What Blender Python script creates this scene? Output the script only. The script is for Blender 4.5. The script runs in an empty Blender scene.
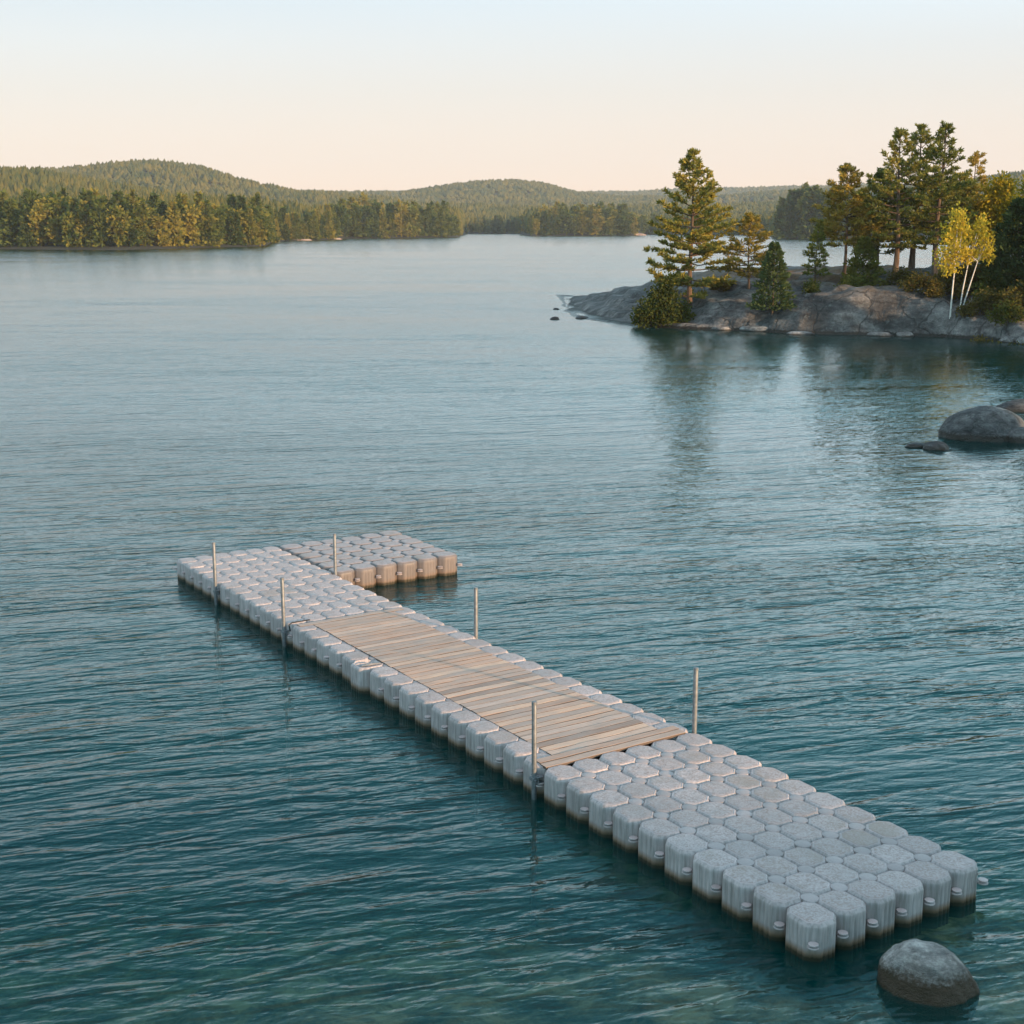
import bpy, bmesh, math, random
import numpy as np
from math import radians as R, sin, cos, pi, atan, tan
from mathutils import Vector, Matrix, noise as mnoise

sc = bpy.context.scene
col = sc.collection

# ------------------------------------------------------------------ camera
F, HY, H = 1391.9, 225.3, 7.418          # focal length in pixels, horizon row, eye height above the water
cam_d = bpy.data.cameras.new('camera')
cam = bpy.data.objects.new('camera', cam_d); col.objects.link(cam)
PITCH = atan((512 - HY) / F)
cam.location = (0, 0, H); cam.rotation_euler = (pi/2 - PITCH, 0, 0)
cam_d.sensor_width = 36; cam_d.lens = 36 * F / 1024
cam_d.clip_start = .1; cam_d.clip_end = 20000
sc.camera = cam

# ------------------------------------------------------------------ sky and sun
SUN_AZ, SUN_EL = R(130), R(9)            # clockwise from +Y
w = bpy.data.worlds.new("World"); sc.world = w; w.use_nodes = True
nt = w.node_tree; bg = nt.nodes['Background']
sky = nt.nodes.new('ShaderNodeTexSky'); sky.sky_type = 'NISHITA'; sky.sun_disc = False
sky.sun_elevation = SUN_EL; sky.sun_rotation = SUN_AZ
sky.air_density = 1.0; sky.dust_density = .6; sky.ozone_density = 1.6
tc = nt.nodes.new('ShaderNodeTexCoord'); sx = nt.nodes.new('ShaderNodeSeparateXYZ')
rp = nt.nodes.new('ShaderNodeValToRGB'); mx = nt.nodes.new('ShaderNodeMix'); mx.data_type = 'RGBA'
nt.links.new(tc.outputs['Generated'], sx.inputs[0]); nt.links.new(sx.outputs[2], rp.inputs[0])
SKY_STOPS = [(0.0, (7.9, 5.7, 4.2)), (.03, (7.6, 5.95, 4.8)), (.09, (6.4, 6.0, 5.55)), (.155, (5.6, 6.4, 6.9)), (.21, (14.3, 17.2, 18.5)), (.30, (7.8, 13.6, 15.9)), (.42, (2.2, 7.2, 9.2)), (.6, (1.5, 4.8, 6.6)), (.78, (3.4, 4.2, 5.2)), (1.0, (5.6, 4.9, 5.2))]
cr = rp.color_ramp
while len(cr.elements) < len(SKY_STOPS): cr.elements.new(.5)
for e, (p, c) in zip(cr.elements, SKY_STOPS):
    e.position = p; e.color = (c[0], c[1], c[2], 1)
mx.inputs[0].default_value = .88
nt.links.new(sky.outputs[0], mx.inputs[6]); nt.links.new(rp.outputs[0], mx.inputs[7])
# the upper sky brightens towards the sun's side
dt = nt.nodes.new('ShaderNodeVectorMath'); dt.operation = 'DOT_PRODUCT'; dt.inputs[1].default_value = (sin(SUN_AZ), cos(SUN_AZ), 0)
nt.links.new(tc.outputs['Generated'], dt.inputs[0])
ma = nt.nodes.new('ShaderNodeMath'); ma.operation = 'ADD'; ma.inputs[1].default_value = .60; nt.links.new(dt.outputs['Value'], ma.inputs[0])
mr = nt.nodes.new('ShaderNodeMapRange'); mr.inputs[1].default_value = .12; mr.inputs[2].default_value = .24; mr.inputs[3].default_value = .0; mr.inputs[4].default_value = .85
nt.links.new(sx.outputs[2], mr.inputs[0])
mm = nt.nodes.new('ShaderNodeMath'); mm.operation = 'MULTIPLY_ADD'; mm.inputs[2].default_value = 1.0
nt.links.new(ma.outputs[0], mm.inputs[0]); nt.links.new(mr.outputs[0], mm.inputs[1])
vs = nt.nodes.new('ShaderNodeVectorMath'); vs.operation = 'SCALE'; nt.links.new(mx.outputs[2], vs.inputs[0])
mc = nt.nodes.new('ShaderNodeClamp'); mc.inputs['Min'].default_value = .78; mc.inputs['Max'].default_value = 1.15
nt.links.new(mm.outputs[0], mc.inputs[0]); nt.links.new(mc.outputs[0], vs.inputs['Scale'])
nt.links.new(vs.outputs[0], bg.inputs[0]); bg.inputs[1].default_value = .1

sl = bpy.data.lights.new('sun', 'SUN'); so = bpy.data.objects.new('sun', sl); col.objects.link(so)
sl.energy = 5.0; sl.angle = R(1.5); sl.color = (1, .63, .34)
sd = Vector((sin(SUN_AZ)*cos(SUN_EL), cos(SUN_AZ)*cos(SUN_EL), sin(SUN_EL)))
so.rotation_euler = sd.to_track_quat('Z', 'Y').to_euler()

sc.view_settings.view_transform = 'Standard'; sc.view_settings.look = 'None'
sc.view_settings.exposure = 0.6; sc.view_settings.gamma = 1
sc.render.engine = 'CYCLES'
sc.cycles.use_denoising = True; sc.cycles.use_adaptive_sampling = False; sc.cycles.sample_clamp_indirect = 4
sc.cycles.max_bounces = 8; sc.cycles.transparent_max_bounces = 12
sc.cycles.caustics_reflective = False; sc.cycles.caustics_refractive = False
sc.cycles.volume_bounces = 0
try: sc.cycles.sampling_pattern = 'BLUE_NOISE'
except Exception: pass

# ------------------------------------------------------------------ helpers
def at(px, py, z=0.0):
    """Point of the plane at height z seen at (px, py) of the photograph."""
    dx = (px - 512) / F; dy = -(py - 512) / F
    d = Vector((dx, cos(PITCH) + dy*sin(PITCH), -sin(PITCH) + dy*cos(PITCH)))
    t = (z - H) / d.z
    return Vector((0, 0, H)) + d*t
def at_y(px, py, Y):
    """Point at distance Y in front of the eye seen at (px, py)."""
    dx = (px - 512) / F; dy = -(py - 512) / F
    d = Vector((dx, cos(PITCH) + dy*sin(PITCH), -sin(PITCH) + dy*cos(PITCH)))
    return Vector((0, 0, H)) + d*(Y / d.y)

def tag(o, label=None, cat=None, group=None, kind=None):
    if label: o['label'] = label
    if cat: o['category'] = cat
    if group: o['group'] = group
    if kind: o['kind'] = kind
    return o
def link(name, me, mat=None, parent=None, smooth=False):
    o = bpy.data.objects.new(name, me); col.objects.link(o)
    if mat is not None:
        for m in (mat if isinstance(mat, (list, tuple)) else [mat]): me.materials.append(m)
    if parent is not None: o.parent = parent
    if smooth and len(me.polygons): me.polygons.foreach_set('use_smooth', [True]*len(me.polygons))
    return o
def empty(name, loc=(0, 0, 0), rz=0):
    o = bpy.data.objects.new(name, None); col.objects.link(o)
    o.location = loc; o.rotation_euler.z = rz; o.empty_display_size = .1
    return o
def mesh_np(name, V, faces):
    """faces: list of integer arrays (n, k)."""
    me = bpy.data.meshes.new(name)
    V = np.asarray(V, np.float32)
    me.vertices.add(len(V)); me.vertices.foreach_set('co', V.ravel())
    faces = [np.asarray(f, np.int32) for f in faces if len(f)]
    nl = sum(f.size for f in faces); nf = sum(len(f) for f in faces)
    me.loops.add(nl); me.polygons.add(nf)
    me.loops.foreach_set('vertex_index', np.concatenate([f.ravel() for f in faces]))
    tot = np.concatenate([np.full(len(f), f.shape[1], np.int32) for f in faces])
    st = np.concatenate([[0], np.cumsum(tot)[:-1]]).astype(np.int32)
    me.polygons.foreach_set('loop_start', st)
    try: me.polygons.foreach_set('loop_total', tot)
    except Exception: pass
    me.update(calc_edges=True); me.validate()
    me.polygons.foreach_set('use_smooth', [False]*len(me.polygons))
    return me
def grid_faces(nx, ny):
    i = np.arange(nx*ny).reshape(ny, nx)
    return np.stack([i[:-1, :-1], i[:-1, 1:], i[1:, 1:], i[1:, :-1]], -1).reshape(-1, 4)
class MB:
    """Collects vertices and faces of one mesh."""
    def __init__(s): s.v = []; s.q = []; s.t = []; s.n = 0
    def add(s, V, q=None, t=None):
        V = np.asarray(V, float).reshape(-1, 3)
        if q is not None and len(q): s.q.append(np.asarray(q, int).reshape(-1, 4) + s.n)
        if t is not None and len(t): s.t.append(np.asarray(t, int).reshape(-1, 3) + s.n)
        s.v.append(V); s.n += len(V)
    def tube(s, P, r, k=6, cap=True):
        P = np.asarray(P, float); r = np.broadcast_to(np.asarray(r, float), (len(P),))
        T = np.gradient(P, axis=0); T /= np.linalg.norm(T, axis=1, keepdims=True) + 1e-9
        ref = np.array([0, 0, 1.]) if abs(T[0, 2]) < .9 else np.array([1., 0, 0])
        A = np.cross(T, ref); A /= np.linalg.norm(A, axis=1, keepdims=True) + 1e-9
        B = np.cross(T, A)
        a = np.arange(k)*2*pi/k
        ring = P[:, None] + r[:, None, None]*(np.cos(a)[None, :, None]*A[:, None] + np.sin(a)[None, :, None]*B[:, None])
        n = len(P); i = np.arange(n*k).reshape(n, k); j = np.roll(i, -1, 1)
        q = np.stack([i[:-1], j[:-1], j[1:], i[1:]], -1).reshape(-1, 4)
        V = ring.reshape(-1, 3); t = []
        if cap:
            V = np.vstack([V, P[0], P[-1]])
            t = [(j[0, m], i[0, m], n*k) for m in range(k)] + [(i[-1, m], j[-1, m], n*k + 1) for m in range(k)]
        s.add(V, q, t)
    def box(s, c, d, rot=None):
        V = np.array([(x, y, z) for x in (-.5, .5) for y in (-.5, .5) for z in (-.5, .5)])*np.array(d)
        if rot is not None: V = V @ np.array(rot).T
        s.add(V + np.array(c), [(0, 1, 3, 2), (4, 6, 7, 5), (0, 4, 5, 1), (2, 3, 7, 6), (0, 2, 6, 4), (1, 5, 7, 3)])
    def mesh(s, name):
        return mesh_np(name, np.vstack(s.v), [np.vstack(s.q) if s.q else [], np.vstack(s.t) if s.t else []])
def bevel(me, wd, seg=2, ang=40):
    bm = bmesh.new(); bm.from_mesh(me)
    bmesh.ops.recalc_face_normals(bm, faces=bm.faces)
    es = [e for e in bm.edges if len(e.link_faces) == 2 and e.calc_face_angle(0) > R(ang)]
    bmesh.ops.bevel(bm, geom=es, offset=wd, segments=seg, affect='EDGES', profile=.5, clamp_overlap=True)
    bm.to_mesh(me); bm.free(); return me
def copy_tree(o, parent=None):
    c = o.copy(); col.objects.link(c)
    if parent is not None: c.parent = parent
    for ch in list(o.children): copy_tree(ch, c)
    return c

# smooth value noise for numpy
_rng0 = np.random.default_rng(7); _T = _rng0.random((256, 256))
def vnoise(x, y):
    x = np.asarray(x, float); y = np.asarray(y, float)
    xi = np.floor(x).astype(int); yi = np.floor(y).astype(int); fx = x - xi; fy = y - yi
    fx = fx*fx*(3 - 2*fx); fy = fy*fy*(3 - 2*fy)
    g = lambda a, b: _T[a & 255, b & 255]
    return (g(xi, yi)*(1-fx) + g(xi+1, yi)*fx)*(1-fy) + (g(xi, yi+1)*(1-fx) + g(xi+1, yi+1)*fx)*fy
def fbm(x, y, o=4):
    s = 0; a = .5; f = 1.
    for k in range(o):
        s = s + a*(vnoise(x*f + 17.3*k, y*f - 9.1*k) - .5); a *= .5; f *= 2.03
    return s*2
def sstep(a, b, x):
    t = np.clip((np.asarray(x, float) - a)/(b - a), 0, 1); return t*t*(3 - 2*t)

# ------------------------------------------------------------------ materials
class NT:
    def __init__(s, name):
        s.m = bpy.data.materials.new(name); s.m.use_nodes = True
        s.t = s.m.node_tree; s.b = s.t.nodes['Principled BSDF']; s.out = s.t.nodes['Material Output']
    def n(s, typ, **kw):
        nd = s.t.nodes.new('ShaderNode' + typ)
        for k, v in kw.items():
            if hasattr(nd, k): setattr(nd, k, v)
        return nd
    def l(s, a, b): s.t.links.new(a, b)
    def coord(s, which='Object', scale=(1, 1, 1), rot=(0, 0, 0)):
        if which == 'World': o = s.n('NewGeometry').outputs['Position']
        else: o = s.n('TexCoord').outputs[which]
        mp = s.n('Mapping'); mp.inputs['Scale'].default_value = scale; mp.inputs['Rotation'].default_value = rot
        s.l(o, mp.inputs[0]); return mp.outputs[0]
    def noise(s, vec, scale, detail=4, rough=.55, out='Fac'):
        nd = s.n('TexNoise'); nd.inputs['Scale'].default_value = scale; nd.inputs['Detail'].default_value = detail
        nd.inputs['Roughness'].default_value = rough
        if vec is not None: s.l(vec, nd.inputs['Vector'])
        return nd.outputs[out]
    def ramp(s, fac, stops):
        nd = s.n('ValToRGB'); e = nd.color_ramp.elements
        while len(e) < len(stops): e.new(.5)
        for k, (p, c) in zip(e, stops):
            k.position = p
            if isinstance(c, (int, float)): c = (c, c, c)
            k.color = (*c, 1)
        s.l(fac, nd.inputs[0]); return nd.outputs[0]
    def mix(s, fac, a, b, blend='MIX'):
        nd = s.n('Mix'); nd.data_type = 'RGBA'; nd.blend_type = blend
        for v, i in ((fac, 0), (a, 6), (b, 7)):
            if isinstance(v, (int, float)): nd.inputs[i].default_value = v
            elif isinstance(v, tuple): nd.inputs[i].default_value = (*v, 1)
            else: s.l(v, nd.inputs[i])
        return nd.outputs[2]
    def math(s, op, a, b=None, c=None):
        nd = s.n('Math'); nd.operation = op
        for i, v in enumerate((a, b, c)):
            if v is None: continue
            if isinstance(v, (int, float)): nd.inputs[i].default_value = v
            else: s.l(v, nd.inputs[i])
        return nd.outputs[0]
    def bump(s, h, strength=.3, dist=.02, normal=None):
        nd = s.n('Bump'); nd.inputs['Strength'].default_value = strength; nd.inputs['Distance'].default_value = dist
        s.l(h, nd.inputs['Height'])
        if normal is not None: s.l(normal, nd.inputs['Normal'])
        return nd.outputs[0]
    def set(s, **kw):
        for k, v in kw.items():
            i = s.b.inputs[{'color': 'Base Color', 'rough': 'Roughness', 'metal': 'Metallic', 'normal': 'Normal', 'spec': 'Specular IOR Level'}[k]]
            if isinstance(v, (int, float)): i.default_value = v
            elif isinstance(v, tuple): i.default_value = (*v, 1)
            else: s.l(v, i)
        return s
M = {}

def leaf_mat(name, cols, hue_rand=.25, trans=.3, nscale=1.2):
    """Foliage: noise-varied leaf colours, a share of light passing through."""
    t = NT(name)
    v = t.coord('Object')
    f = t.noise(v, nscale, 3, .6)
    oi = t.n('ObjectInfo').outputs['Random']
    f2 = t.math('ADD', f, t.math('MULTIPLY', t.math('SUBTRACT', oi, .5), hue_rand))
    k = len(cols); c = t.ramp(f2, [(.28 + .44*i/(k-1), cols[i]) for i in range(k)])
    d = t.n('BsdfDiffuse'); tr = t.n('BsdfTranslucent'); mxs = t.n('MixShader'); mxs.inputs[0].default_value = trans
    t.l(c, d.inputs[0]); t.l(c, tr.inputs[0]); t.l(d.outputs[0], mxs.inputs[1]); t.l(tr.outputs[0], mxs.inputs[2])
    t.l(mxs.outputs[0], t.out.inputs[0]); return t.m
M['pine'] = leaf_mat('pine_needles', [(.085, .11, .028), (.21, .21, .048), (.40, .31, .066)])
M['pine_gold'] = leaf_mat('sunlit_pine_needles', [(.14, .13, .03), (.32, .24, .05), (.48, .33, .07)])  # pine needles with the low sun's gold put into their colour
M['spruce'] = leaf_mat('spruce_needles', [(.04, .066, .028), (.08, .115, .044), (.12, .155, .056)])
M['juniper'] = leaf_mat('juniper_leaves', [(.05, .062, .016), (.10, .115, .028), (.18, .165, .036)], nscale=1.6)
M['dark_conifer'] = leaf_mat('dark_conifer_needles', [(.03, .048, .02), (.058, .085, .03), (.10, .125, .04)])
M['birch_leaf'] = leaf_mat('birch_leaves', [(.24, .24, .03), (.44, .37, .045), (.64, .48, .06)], trans=.4, nscale=2)
M['yellow_leaf'] = leaf_mat('yellow_green_leaves', [(.12, .13, .018), (.26, .22, .022), (.42, .30, .025)], trans=.35)
M['shrub_leaf'] = leaf_mat('shrub_leaves', [(.06, .062, .018), (.12, .10, .028), (.20, .14, .034)], trans=.3, nscale=2)
M['far_leaf'] = leaf_mat('shore_forest_leaves', [(.055, .082, .024), (.13, .155, .034), (.28, .23, .045)], hue_rand=.45, nscale=.35)
M['hill_leaf'] = leaf_mat('hill_forest_leaves', [(.035, .058, .026), (.065, .085, .032), (.15, .13, .036)], trans=.2, nscale=.03)

def bark(name, a, b):
    t = NT(name); v = t.coord('Object', (1, 1, .25))
    f = t.noise(v, 6, 5); t.set(color=t.ramp(f, [(.3, a), (.7, b)]), rough=.9, normal=t.bump(f, .6, .03)); return t.m
M['bark'] = bark('pine_bark', (.05, .035, .025), (.17, .11, .07))
t = NT('birch_bark'); v = t.coord('Object', (1, 1, 3))
f = t.noise(v, 5, 4); t.set(color=t.ramp(f, [(.30, (.06, .05, .045)), (.40, (.62, .58, .52)), (.8, (.74, .71, .66))]), rough=.8); M['birch_bark'] = t.m

def rock_mat(name, a, b, c, scale=1.0, wet=True, coord='World', wz0=.06, wetc=(.022, .017, .011), lic=.55, crk=.6):
    t = NT(name); v = t.coord(coord)
    big = t.noise(v, .35*scale, 5, .6); fine = t.noise(v, 6*scale, 6, .7); grain = t.noise(v, 42*scale, 3, .6)
    c1 = t.ramp(big, [(.36, a), (.5, b), (.64, c)])
    md = t.noise(t.coord(coord, (.6, 1, 1.6), (0, 0, .5)), 1.5*scale, 5, .7)
    c1 = t.mix(.75, c1, t.ramp(md, [(.36, (.18, .18, .18)), (.5, (.5, .5, .5)), (.64, (.88, .88, .86))]), 'OVERLAY')
    c2 = t.mix(.55, c1, t.ramp(fine, [(.3, (.25, .25, .25)), (.7, (.85, .85, .85))]), 'OVERLAY')
    c3 = t.mix(.35, c2, t.ramp(grain, [(.35, (.2, .2, .2)), (.65, (.8, .8, .8))]), 'OVERLAY')
    lich = t.ramp(t.noise(v, 1.7*scale, 6, .75), [(.56, 0.0), (.66, lic)])
    c4 = t.mix(lich, c3, (.19, .20, .185))
    mus = t.n('TexMusgrave') if False else None
    crack = t.n('TexVoronoi'); crack.feature = 'DISTANCE_TO_EDGE'; crack.inputs['Scale'].default_value = .33*scale
    wv = t.n('VectorMath'); wv.operation = 'ADD'; t.l(v, wv.inputs[0])
    wn = t.noise(v, .9*scale, 4, out='Color'); t.l(wn, wv.inputs[1]); t.l(wv.outputs[0], crack.inputs['Vector'])
    ck = t.ramp(crack.outputs['Distance'], [(.0, .0), (.03, 1.0)])
    c5 = t.mix(t.math('MULTIPLY', t.math('SUBTRACT', 1.0, ck), crk), c4, (.03, .028, .026))
    col_ = c5
    if wet:
        z = t.n('SeparateXYZ'); t.l(t.n('NewGeometry').outputs['Position'], z.inputs[0])
        wz = t.math('ADD', z.outputs[2], t.math('MULTIPLY', t.math('SUBTRACT', fine, .5), .25))
        wetf = t.ramp(wz, [(wz0, 1.0), (wz0 + .10, 0.0)])
        col_ = t.mix(wetf, c5, wetc)
        t.set(rough=t.ramp(wz, [(.05, .35), (.2, .85)]))
    else: t.set(rough=.85)
    hgt = t.math('ADD', t.math('ADD', t.math('ADD', fine, t.math('MULTIPLY', md, 2.0)), t.math('MULTIPLY', grain, .25)), t.math('MULTIPLY', ck, .8*crk))
    t.set(color=col_, normal=t.bump(hgt, 1.0, .10/scale)); return t.m, t, col_
M['granite'] = rock_mat('boulder_granite', (.045, .045, .046), (.08, .08, .08), (.135, .13, .125), 2.2, wz0=.16)[0]
M['near_granite'] = rock_mat('brown_granite', (.15, .13, .115), (.25, .23, .215), (.36, .335, .315), 4.5, wz0=.16, wetc=(.06, .036, .017), lic=.1, crk=.0)[0]
M['dark_rock'] = rock_mat('wet_dark_rock', (.032, .030, .031), (.055, .052, .052), (.09, .085, .084), 3)[0]
M['pale_stone'] = rock_mat('pale_shore_stone', (.12, .112, .106), (.19, .18, .172), (.29, .275, .26), 2.5, wz0=.04)[0]
M['pink_rock'] = rock_mat('pink_ledge_rock', (.28, .19, .15), (.40, .29, .23), (.48, .38, .31), .5, wet=False)[0]

# granite of the point: bare rock with heath and needle litter on the level crown
m_, t, c_ = rock_mat('island_granite', (.042, .039, .037), (.088, .083, .079), (.18, .168, .158), 1.1, wz0=.14, crk=.85)
g = t.n('NewGeometry'); z = t.n('SeparateXYZ'); t.l(g.outputs['Normal'], z.inputs[0])
zp = t.n('SeparateXYZ'); t.l(g.outputs['Position'], zp.inputs[0])
pn = t.noise(t.coord('World', (.55, 1, 1)), .42, 5, .65)
sel = t.math('MULTIPLY', t.ramp(pn, [(.42, 0.0), (.50, 1.0)]), t.ramp(t.math('MULTIPLY', zp.outputs[2], .2), [(.56, 0.0), (.72, 1.0)]))
heath = t.ramp(t.noise(t.coord('World'), 2.2, 5, .7), [(.3, (.055, .04, .016)), (.5, (.12, .07, .033)), (.7, (.18, .115, .045))])
t.set(color=t.mix(sel, c_, heath)); M['island'] = m_

t = NT('forest_floor'); v = t.coord('World'); f = t.noise(v, .02, 6, .65)
t.set(color=t.ramp(f, [(.3, (.010, .013, .006)), (.7, (.030, .026, .011))]), rough=1.0); M['forest_floor'] = t.m

t = NT('lake_bed_stones'); v = t.coord('World')
vo = t.n('TexVoronoi'); vo.inputs['Scale'].default_value = 1.7; t.l(v, vo.inputs['Vector'])
f = t.noise(v, 1.6, 6, .7)
c1 = t.ramp(f, [(.38, (.05, .042, .022)), (.5, (.26, .205, .11)), (.62, (.62, .50, .30))])
c2 = t.mix(.2, c1, t.ramp(vo.outputs['Color'], [(.2, (.12, .12, .12)), (.8, (.8, .75, .65))]), 'OVERLAY')
t.set(color=c2, rough=.9); M['bed'] = t.m

# weathered dock plastic: blue grey, brown grime on top, algae band at the waterline
def plastic(name, tint=1.0, dirty=0.0):
    t = NT(name)
    g = t.n('NewGeometry'); pos = g.outputs['Position']
    z = t.n('SeparateXYZ'); t.l(pos, z.inputs[0]); nz = t.n('SeparateXYZ'); t.l(g.outputs['Normal'], nz.inputs[0])
    v = t.coord('World')
    blot = t.noise(v, 3.1, 5, .65); fine = t.noise(v, 38, 4, .7); mid = t.noise(v, 11, 4, .6)
    oi = t.n('ObjectInfo').outputs['Random']
    base = t.ramp(blot, [(.3, (.42*tint, .355*tint, .345*tint)), (.7, (.565*tint, .48*tint, .47*tint))])
    rv = t.math('ADD', .84, t.math('MULTIPLY', oi, .26))
    rvc = t.n('CombineColor'); [t.l(rv, rvc.inputs[i]) for i in range(3)]
    base = t.mix(1.0, base, rvc.outputs[0], 'MULTIPLY')
    top = t.ramp(nz.outputs[2], [(.75, 0.0), (.95, 1.0)])
    at_ = t.n('Attribute'); at_.attribute_name = 'tread'; tread = at_.outputs['Fac']
    spk = t.ramp(fine, [(.40, 0.05), (.58, .9)])
    gm = t.math('MULTIPLY', tread, t.ramp(mid, [(.28, .25), (.62, 1.0)]))
    grime = t.math('MULTIPLY', top, t.math('MULTIPLY', spk, t.math('ADD', .18, t.math('MULTIPLY', gm, .75))))
    c = t.mix(grime, base, (.27, .185, .155))
    stain = t.ramp(t.noise(v, .85, 4, .6), [(.56, 0.0), (.68, .55)])
    c = t.mix(t.math('MULTIPLY', stain, t.math('MULTIPLY', top, tread)), c, (.27, .20, .15))
    vd = t.n('TexVoronoi'); vd.inputs['Scale'].default_value = 1.15; t.l(v, vd.inputs['Vector'])
    drop = t.ramp(t.math('ADD', vd.outputs['Distance'], t.math('MULTIPLY', mid, .09)), [(.075, 1.0), (.095, 0.0)])
    c = t.mix(t.math('MULTIPLY', drop, t.math('MULTIPLY', top, .8)), c, (.62, .60, .56))
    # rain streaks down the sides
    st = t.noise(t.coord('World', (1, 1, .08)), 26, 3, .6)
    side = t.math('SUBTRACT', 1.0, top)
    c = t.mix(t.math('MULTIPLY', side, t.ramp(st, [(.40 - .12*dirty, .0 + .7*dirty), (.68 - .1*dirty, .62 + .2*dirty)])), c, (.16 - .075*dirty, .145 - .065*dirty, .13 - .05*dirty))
    wz = t.math('ADD', z.outputs[2], t.math('MULTIPLY', t.math('SUBTRACT', st, .5), .05))
    wz = t.math('MULTIPLY', t.math('ADD', wz, .1), 4)
    rust = t.ramp(wz, [(.70, 1.0), (.98, 0.0)]); alg = t.ramp(wz, [(.54, 1.0), (.72, 0.0)])
    c = t.mix(t.math('MULTIPLY', rust, .8 - .4*dirty), c, (.19, .10, .038)); c = t.mix(alg, c, (.028, .022, .010))
    t.set(color=c, rough=t.ramp(blot, [(.3, .48), (.7, .68)]), normal=t.bump(t.math('ADD', t.math('MULTIPLY', fine, .4), mid), .25, .006))
    return t.m
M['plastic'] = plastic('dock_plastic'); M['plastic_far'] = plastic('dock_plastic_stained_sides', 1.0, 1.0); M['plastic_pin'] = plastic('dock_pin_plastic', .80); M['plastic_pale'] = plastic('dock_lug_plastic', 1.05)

t = NT('weathered_planks'); oc = t.n('TexCoord').outputs['Object']
sp = t.n('SeparateXYZ'); t.l(oc, sp.inputs[0])
bid = t.math('FLOOR', t.math('DIVIDE', t.math('SUBTRACT', sp.outputs[1], 4.97), .1625)); wn = t.n('TexWhiteNoise'); wn.noise_dimensions = '1D'; t.l(bid, wn.inputs['W'])
mp = t.n('Mapping'); mp.inputs['Scale'].default_value = (.8, 14, 14); t.l(oc, mp.inputs[0])
gr = t.noise(mp.outputs[0], 3.5, 5, .65); bl = t.noise(oc, 1.6, 4, .6); gf = t.noise(mp.outputs[0], 12, 3, .6)
c = t.ramp(wn.outputs['Value'], [(.0, (.29, .215, .18)), (.25, (.52, .345, .26)), (.5, (.37, .29, .25)), (.75, (.64, .42, .30)), (1.0, (.47, .37, .325))])
c = t.mix(.55, c, t.ramp(gr, [(.3, (.28, .27, .26)), (.7, (.78, .76, .74))]), 'OVERLAY')
c = t.mix(t.ramp(bl, [(.45, 0.0), (.7, .5)]), c, (.36, .315, .29))
c = t.mix(t.ramp(gf, [(.62, 0.0), (.72, .5)]), c, (.12, .085, .06))
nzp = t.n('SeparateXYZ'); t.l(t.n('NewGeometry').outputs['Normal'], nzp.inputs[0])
c = t.mix(t.ramp(nzp.outputs[2], [(.4, .85), (.8, 0.0)]), c, (.05, .036, .027))  # board edges: weathered brown, darkened further as shade in the gaps
t.set(color=c, rough=.85, normal=t.bump(gr, .5, .004)); M['plank'] = t.m
t = NT('galvanised_steel'); f = t.noise(t.coord('Object'), 18, 4)
t.set(color=t.ramp(f, [(.3, (.15, .16, .17)), (.7, (.26, .27, .28))]), metal=.5, rough=.5); M['steel'] = t.m
t = NT('black_rubber'); f = t.noise(t.coord('Object'), 20); t.set(color=t.ramp(f, [(.3, (.012, .012, .012)), (.7, (.03, .03, .03))]), rough=.7); M['black'] = t.m

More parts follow.
